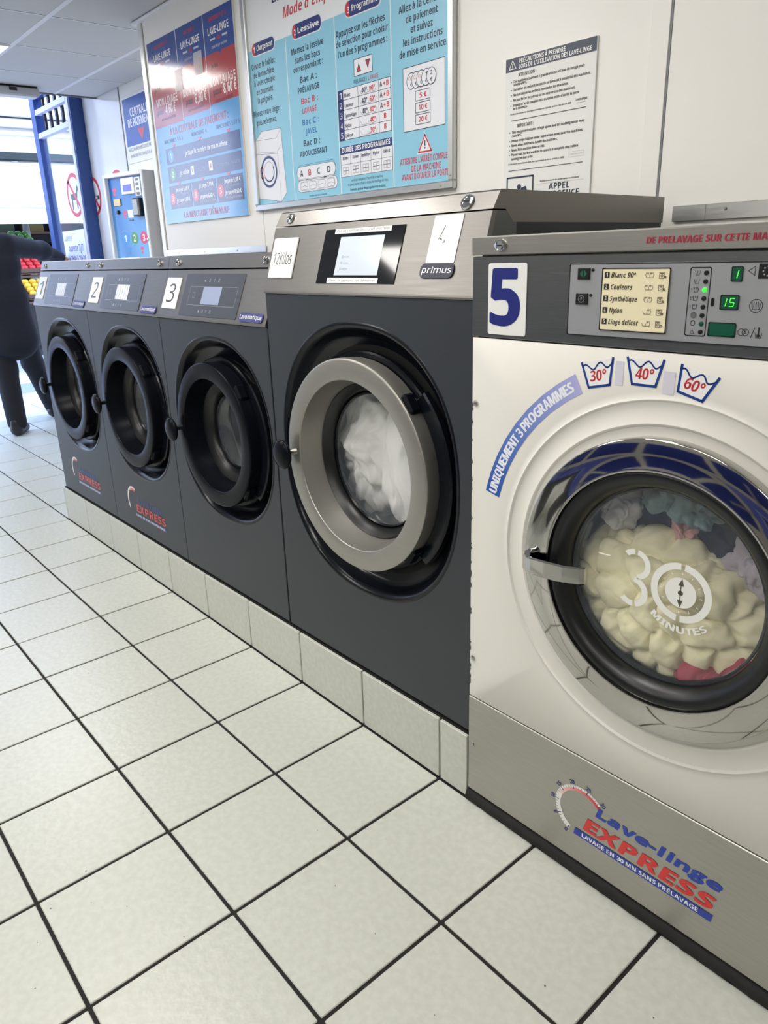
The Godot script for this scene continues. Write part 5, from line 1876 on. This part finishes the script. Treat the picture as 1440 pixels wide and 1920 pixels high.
	for z in cz.slice(1, 8):
		part("ceiling_bar", block(Vector3(2.22, 2.404, z), Vector3(8.54, 0.01, 0.026), 0.001), mats.ceiling_bar, ce)
	for x in cx.slice(1, cx.size() - 1):
		part("ceiling_bar", block(Vector3(x, 2.4055, 0.95), Vector3(0.012, 0.008, 4.5), 0.001), mats.ceiling_bar, ce)
		part("shadow_gap", block(Vector3(x + 0.008, 2.4015, 0.95), Vector3(0.003, 0.001, 4.5)), mats.grey_panel, ce)


func emergency_light() -> void:
	var root := thing("emergency_light", "grey box light under the ceiling edge above the doorway", "light", Vector3(-1.93, 2.4, -0.69))
	part("housing", block(Vector3(0, -0.034, 0), Vector3(0.1, 0.05, 0.3), 0.006), mats.kiosk_grey, root)
	part("mount_plate", block(Vector3(0, -0.005, 0), Vector3(0.09, 0.01, 0.28)), mats.dark, root)
	part("switch_window", block(Vector3(0.0505, -0.024, 0.02), Vector3(0.003, 0.02, 0.05), 0.0008), mats.reader_black, root)
	part("diffuser", block(Vector3(0, -0.061, 0), Vector3(0.08, 0.006, 0.27), 0.002), mats.kiosk_white, root)


func glazed_door() -> void:
	var root := structure("door_1", Vector3(0, 0, 0))
	var z := -1.235
	part("stile", block(Vector3(-2.37, 1.31, z - 0.015), Vector3(0.075, 2.6, 0.1), 0.003), mats.blue_paint, root)
	part("stile", block(Vector3(-3.185, 1.31, z), Vector3(0.105, 2.6, 0.07), 0.003), mats.blue_paint, root)
	part("stile_face", block(Vector3(-2.38, 1.31, z + 0.037), Vector3(0.05, 2.58, 0.006), 0.002), mats.lilac_paint, root)
	part("rail", block(Vector3(-2.78, 0.12, z), Vector3(0.71, 0.2, 0.06), 0.003), mats.blue_paint, root)
	part("rail", block(Vector3(-2.78, 2.58, z), Vector3(0.71, 0.06, 0.06), 0.003), mats.blue_paint, root)
	for y in [2.275, 2.45]:
		part("glazing_bar", block(Vector3(-2.78, y, z + 0.01), Vector3(0.71, 0.04, 0.045), 0.003), mats.lilac_paint, root)
	for i in 5:
		part("grille_bar", block(Vector3(-3.03 + i * 0.138, 2.42, z - 0.01), Vector3(0.034, 0.29, 0.02), 0.002), mats.screen_black, root)
	part("pane", block(Vector3(-2.78, 1.24, z), Vector3(0.715, 2.06, 0.006)), mats.glass, root)
	ring_sign("no_dogs_sign", "round red-rimmed no dogs sign on the glass of the blue door", Vector3(-2.58, 1.78, z + 0.008), 0.165, "dog")
	var st := thing("opening_hours_sign", "white opening hours sheet with violet letters low on the blue door's glass", "sign", Vector3(-3.0, 1.02, z + 0.006))
	part("sheet", block(Vector3(0.25, 0.25, 0), Vector3(0.5, 0.5, 0.003)), mats.plate, st)
	var p := sheet()
	p.z = 0.002
	var violet := c8(112, 108, 176)
	p.text("Laverie", 0.03, 0.2, 0.42, 0.05, c8(150, 160, 210), true, 0.2)
	p.text("ouverte 7j/7", 0.1, 0.44, 0.335, 0.055, violet)
	p.text("de 7h00 à 21h30", 0.05, 0.46, 0.245, 0.055, violet)
	printed("print", p, st)


func outside() -> void:
	var pv := structure("pavement")
	part("bed", block(Vector3(-7.5, -0.075, 0), Vector3(9.1, 0.11, 16)), mats.stone_dark, pv)
	for i in 8:
		for j in 13:
			var x := -3.3 - i * 0.7
			var m: Material = mats.stone_blue if i == 2 else mats.stone
			part("paving_slab", block(Vector3(x, -0.018, -4.2 + j * 0.6 + (0.3 if i % 2 else 0.0)), Vector3(0.69, 0.02, 0.59), 0.003), m, pv)
	# the shop across the street
	var b := thing("shop_building", "pale stone building with cornice across the street, seen bright through the doorway", "building", Vector3(-7.4, 0, -1.8))
	part("wall", block(Vector3(-0.2, 4.35, 0), Vector3(0.4, 3.7, 9.0)), mats.render_white, b)
	part("back_wall", block(Vector3(-1.6, 1.2, 0), Vector3(0.2, 2.6, 9.0)), mats.stone_dark, b)
	part("pier", block(Vector3(-0.2, 1.25, 3.4), Vector3(0.4, 2.5, 0.8)), mats.render_white, b)
	part("pier", block(Vector3(-0.2, 1.25, -3.2), Vector3(0.4, 2.5, 0.8)), mats.render_white, b)
	part("shop_floor", block(Vector3(-0.9, -0.02, 0), Vector3(1.4, 0.04, 9.0)), mats.stone_dark, b)
	for q in [[3.02, 0.1, 0.12], [3.12, 0.06, 0.2], [2.9, 0.05, 0.08]]:
		part("cornice", block(Vector3(q[2] / 2, q[0], 0), Vector3(q[2], q[1], 9.0), 0.01), mats.render_pale, b)
	part("beam", block(Vector3(0.03, 2.62, 0), Vector3(0.12, 0.1, 9.0), 0.01), mats.beam_green, b)
	for z in [-0.9, 0.4, 1.7]:
		var br := Shape.new()
		br.prism(PackedVector2Array([Vector2(0, 2.7), Vector2(0.3, 2.86), Vector2(0.3, 2.9), Vector2(0, 2.9)]), -0.05, 0.05)
		part("bracket", br, mats.render_pale, b, Transform3D(Basis(), Vector3(0, 0, z)))
	for z in [-1.5, 0.6]:
		var wn := part("window", block(Vector3(0.01, 3.9, z), Vector3(0.05, 1.3, 0.9), 0.01), mats.render_pale, b)
		part("window_pane", block(Vector3(0.04, 3.9, z), Vector3(0.01, 1.16, 0.76)), mats.lcd, wn)
	var pipe := Shape.new()
	pipe.tube([Vector3(0.12, 0, -0.42), Vector3(0.12, 2.55, -0.42)], 0.045, 12)
	part("drain_pipe", pipe, mats.pipe_grey, b)
	for y in [0.9, 1.3, 1.7, 2.1]:
		part("shelf", block(Vector3(-1.2, y, 0), Vector3(0.5, 0.03, 5.6)), mats.wood_dark, b)
	var aw := thing("awning", "white awning with a clear plastic curtain on the shop front across the street", "awning", Vector3(-7.4, 0, -1.8))
	var a := Shape.new()
	a.prism(PackedVector2Array([Vector2(0.06, 2.5), Vector2(0.1, 2.54), Vector2(1.02, 2.4), Vector2(1.02, 1.93), Vector2(1.0, 1.93), Vector2(1.0, 2.38)]), -4.0, 4.0)
	part("canopy", a, mats.awning_white, aw)
	var cu := Shape.new()
	var loops := []
	for j in 2:
		var l := PackedVector3Array()
		for i in 90:
			l.append(Vector3(1.0 + sin(i * 0.9) * 0.012 + j * 0.002, 1.94 - 0.2 * j, -4.0 + 8.0 * i / 89.0))
		loops.append(l)
	cu.loft(loops, false, 2.0)
	part("plastic_curtain", cu, mats.plastic, aw)
	# produce in front of the shop, and boxes on the shelves
	var palette := [c8(196, 36, 40), c8(216, 170, 40), c8(74, 132, 52), c8(210, 100, 40)]
	var kinds := ["red tomatoes", "yellow lemons", "green peppers", "orange oranges"]
	var fruit_names := ["tomato", "lemon", "pepper", "orange_fruit"]
	for i in 4:
		var at := Vector3([-6.6, -6.2, -7.0, -6.2][i], [1.14, 0.84, 1.44, 0.84][i], [-1.97, -1.9, -2.06, -1.5][i])
		var cr := thing("produce_crate", "wooden crate of %s on the stand across the street" % kinds[i], "crate", at)
		part("bottom", block(Vector3(0, 0.01, 0), Vector3(0.4, 0.02, 0.32)), mats.wood_dark, cr)
		for q in [[Vector3(0.19, 0.04, 0), Vector3(0.02, 0.06, 0.32)], [Vector3(-0.19, 0.04, 0), Vector3(0.02, 0.06, 0.32)], [Vector3(0, 0.04, 0.15), Vector3(0.36, 0.06, 0.02)], [Vector3(0, 0.04, -0.15), Vector3(0.36, 0.06, 0.02)]]:
			part("side_board", block(q[0], q[1], 0.003), mats.wood_dark, cr)
		var fs := Shape.new()
		fs.lathe([Vector2(0, -0.042), Vector2(0.028, -0.033), Vector2(0.045, -0.004), Vector2(0.04, 0.024), Vector2(0.021, 0.04), Vector2(0, 0.035)], 16, Vector3(), Basis(Vector3.RIGHT, -PI / 2), 2.0)
		var fm := fs.mesh()
		var fmat := mat(palette[i], 0.35)
		for k in 12:
			var o := hold(numbered(fruit_names[i]), fm, fmat, self, Transform3D(Basis(), at + Vector3(-0.13 + 0.085 * (k / 3), 0.07 + 0.045 * (3 - k / 3), -0.09 + 0.09 * (k % 3))))
			tag(o, "one of the %s heaped in the crate across the street" % kinds[i], "fruit", "%s in the crate" % kinds[i])
	var stand := thing("produce_stand", "dark wooden stand under the produce crates across the street", "stand", Vector3(-6.42, 0, -2.1))
	for q in [[0.38, 0.8], [-0.37, 1.4]]:
		for z in [-0.3, 0.85]:
			part("leg", block(Vector3(q[0], q[1] / 2, z), Vector3(0.05, q[1], 0.05), 0.004), mats.wood_dark, stand)
	for k in 3:
		part("step_board", block(Vector3(0.22 - 0.4 * k, 0.8125 + 0.3 * k, 0.27), Vector3(0.42, 0.025, 1.3)), mats.wood_dark, stand)
	var hue := ["brick red", "mustard yellow", "leaf green", "off-white", "brown"]
	for i in 15:
		var bc: Color = [c8(96, 44, 40), c8(110, 96, 48), c8(58, 74, 52), c8(120, 120, 114), c8(62, 50, 44)][i % 5]
		var sh := 0.22 + 0.06 * ((i * 7) % 4) / 4.0
		var o := part(numbered("grocery_box"), block(Vector3(), Vector3(0.2, sh, 0.3), 0.006), mat(bc, 0.6), self, Transform3D(Basis(), Vector3(-8.55, [0.915, 1.315, 1.715][i / 5] + sh / 2, -3.1 + (i % 5) * 0.42)))
		tag(o, "%s box on the %s shelf inside the shop across the street" % [hue[i % 5], ["low", "middle", "high"][i / 5]], "box", "boxes on the shop's shelves")


func bench() -> void:
	var root := thing("waiting_bench", "bright blue waiting bench mirrored in the chrome ring of machine 5", "bench", Vector3(2.05, 0, 1.75))
	for i in 4:
		var x := -0.78 + i * 0.52
		var s := Shape.new()
		s.box(Vector3(x, 0.44, 0), Vector3(0.48, 0.04, 0.44), 0.015)
		part("seat", s, mats.seat_blue, root)
		part("backrest", block(Vector3(x, 0.7, 0.24), Vector3(0.46, 0.36, 0.035), 0.015), mats.seat_blue, root)
	part("beam", block(Vector3(0, 0.39, 0.02), Vector3(2.1, 0.05, 0.06), 0.005), mats.grey_panel, root)
	for x in [-0.8, 0.8]:
		part("leg", block(Vector3(x, 0.185, 0.02), Vector3(0.06, 0.37, 0.4), 0.005), mats.grey_panel, root)
		part("back_support", block(Vector3(x, 0.55, 0.225), Vector3(0.04, 0.34, 0.03), 0.004), mats.grey_panel, root)


const LAMP := 1.65
const LAMPS := [Vector2(-1.51, -0.4), Vector2(0.89, 0.2), Vector2(2.09, 0.2), Vector2(0.29, 1.4), Vector2(2.69, 1.4), Vector2(-0.91, 2.6), Vector2(1.49, 2.6), Vector2(3.89, 2.6)]
const LAMP_LABELS := ["nearest the doorway, over the payment corner", "in front of machines 2 and 3", "in front of the tall machine", "in the middle row, nearer the doorway", "in the middle row, farther from the doorway", "in the row along the far wall, nearest the doorway", "in the row along the far wall, the middle one", "in the row along the far wall, farthest from the doorway"]


func _ready() -> void:
	rng.seed = 11
	var cam := Camera3D.new()
	cam.name = "camera"
	add_child(cam)
	cam.transform = Transform3D(Basis(Vector3(0.64260, -0.03726, -0.76529), Vector3(-0.22189, 0.94697, -0.23243), Vector3(0.73337, 0.31917, 0.60025)).orthonormalized(), Vector3(3.79292, 1.27899, 1.10368))
	cam.projection = Camera3D.PROJECTION_FRUSTUM
	cam.near = 0.05
	cam.far = 200.0
	cam.size = 2.0 * 0.05 * 960.0 / 1380.135
	cam.frustum_offset = Vector2(36.17, -26.89) / 1380.135 * 0.05
	cam.current = true
	var we := WorldEnvironment.new()
	we.name = "environment"
	var e := Environment.new()
	e.background_mode = Environment.BG_SKY
	var sm := ProceduralSkyMaterial.new()
	sm.sky_top_color = Color(0.62, 0.72, 0.9)
	sm.sky_horizon_color = Color(0.86, 0.9, 0.97)
	sm.ground_bottom_color = Color(0.4, 0.4, 0.42)
	sm.ground_horizon_color = Color(0.7, 0.72, 0.75)
	e.sky = Sky.new()
	e.sky.sky_material = sm
	e.background_energy_multiplier = 7.5
	e.tonemap_mode = Environment.TONE_MAPPER_LINEAR
	e.tonemap_exposure = 1.0
	e.sdfgi_enabled = true
	e.ssao_enabled = true
	e.ssil_enabled = true
	we.environment = e
	add_child(we)
	make_materials()
	for i in LAMPS.size():
		lamp_panel(LAMPS[i].x, LAMPS[i].y, "square white ceiling lamp " + LAMP_LABELS[i])
	room()
	glazed_door()
	white_washer()
	big_washer()
	small_washer(0.015, "1", "charcoal washing machine numbered 1, at the far end beside the doorway, with EXPRESS sticker", true, c8(224, 226, 230))
	small_washer(0.69, "2", "charcoal washing machine numbered 2, second from the doorway, with EXPRESS sticker", true, c8(224, 226, 230))
	small_washer(1.366, "3", "charcoal washing machine numbered 3, next to the tall silver-ringed machine, no sticker", false, c8(150, 160, 188))
	laundry()
	tariff_poster()
	instruction_board()
	warning_notice()
	payment_sign()
	kiosk()
	ring_sign("no_smoking_sign", "round red no smoking sign on the white wall behind the blue door post", Vector3(-2.36, 1.755, -1.296), 0.145, "smoke")
	ring_sign("wall_sign", "round red-rimmed sign almost hidden behind the top of the payment kiosk", Vector3(-1.87, 1.755, -1.296), 0.145, "smoke")
	emergency_light()
	person()
	outside()
	bench()
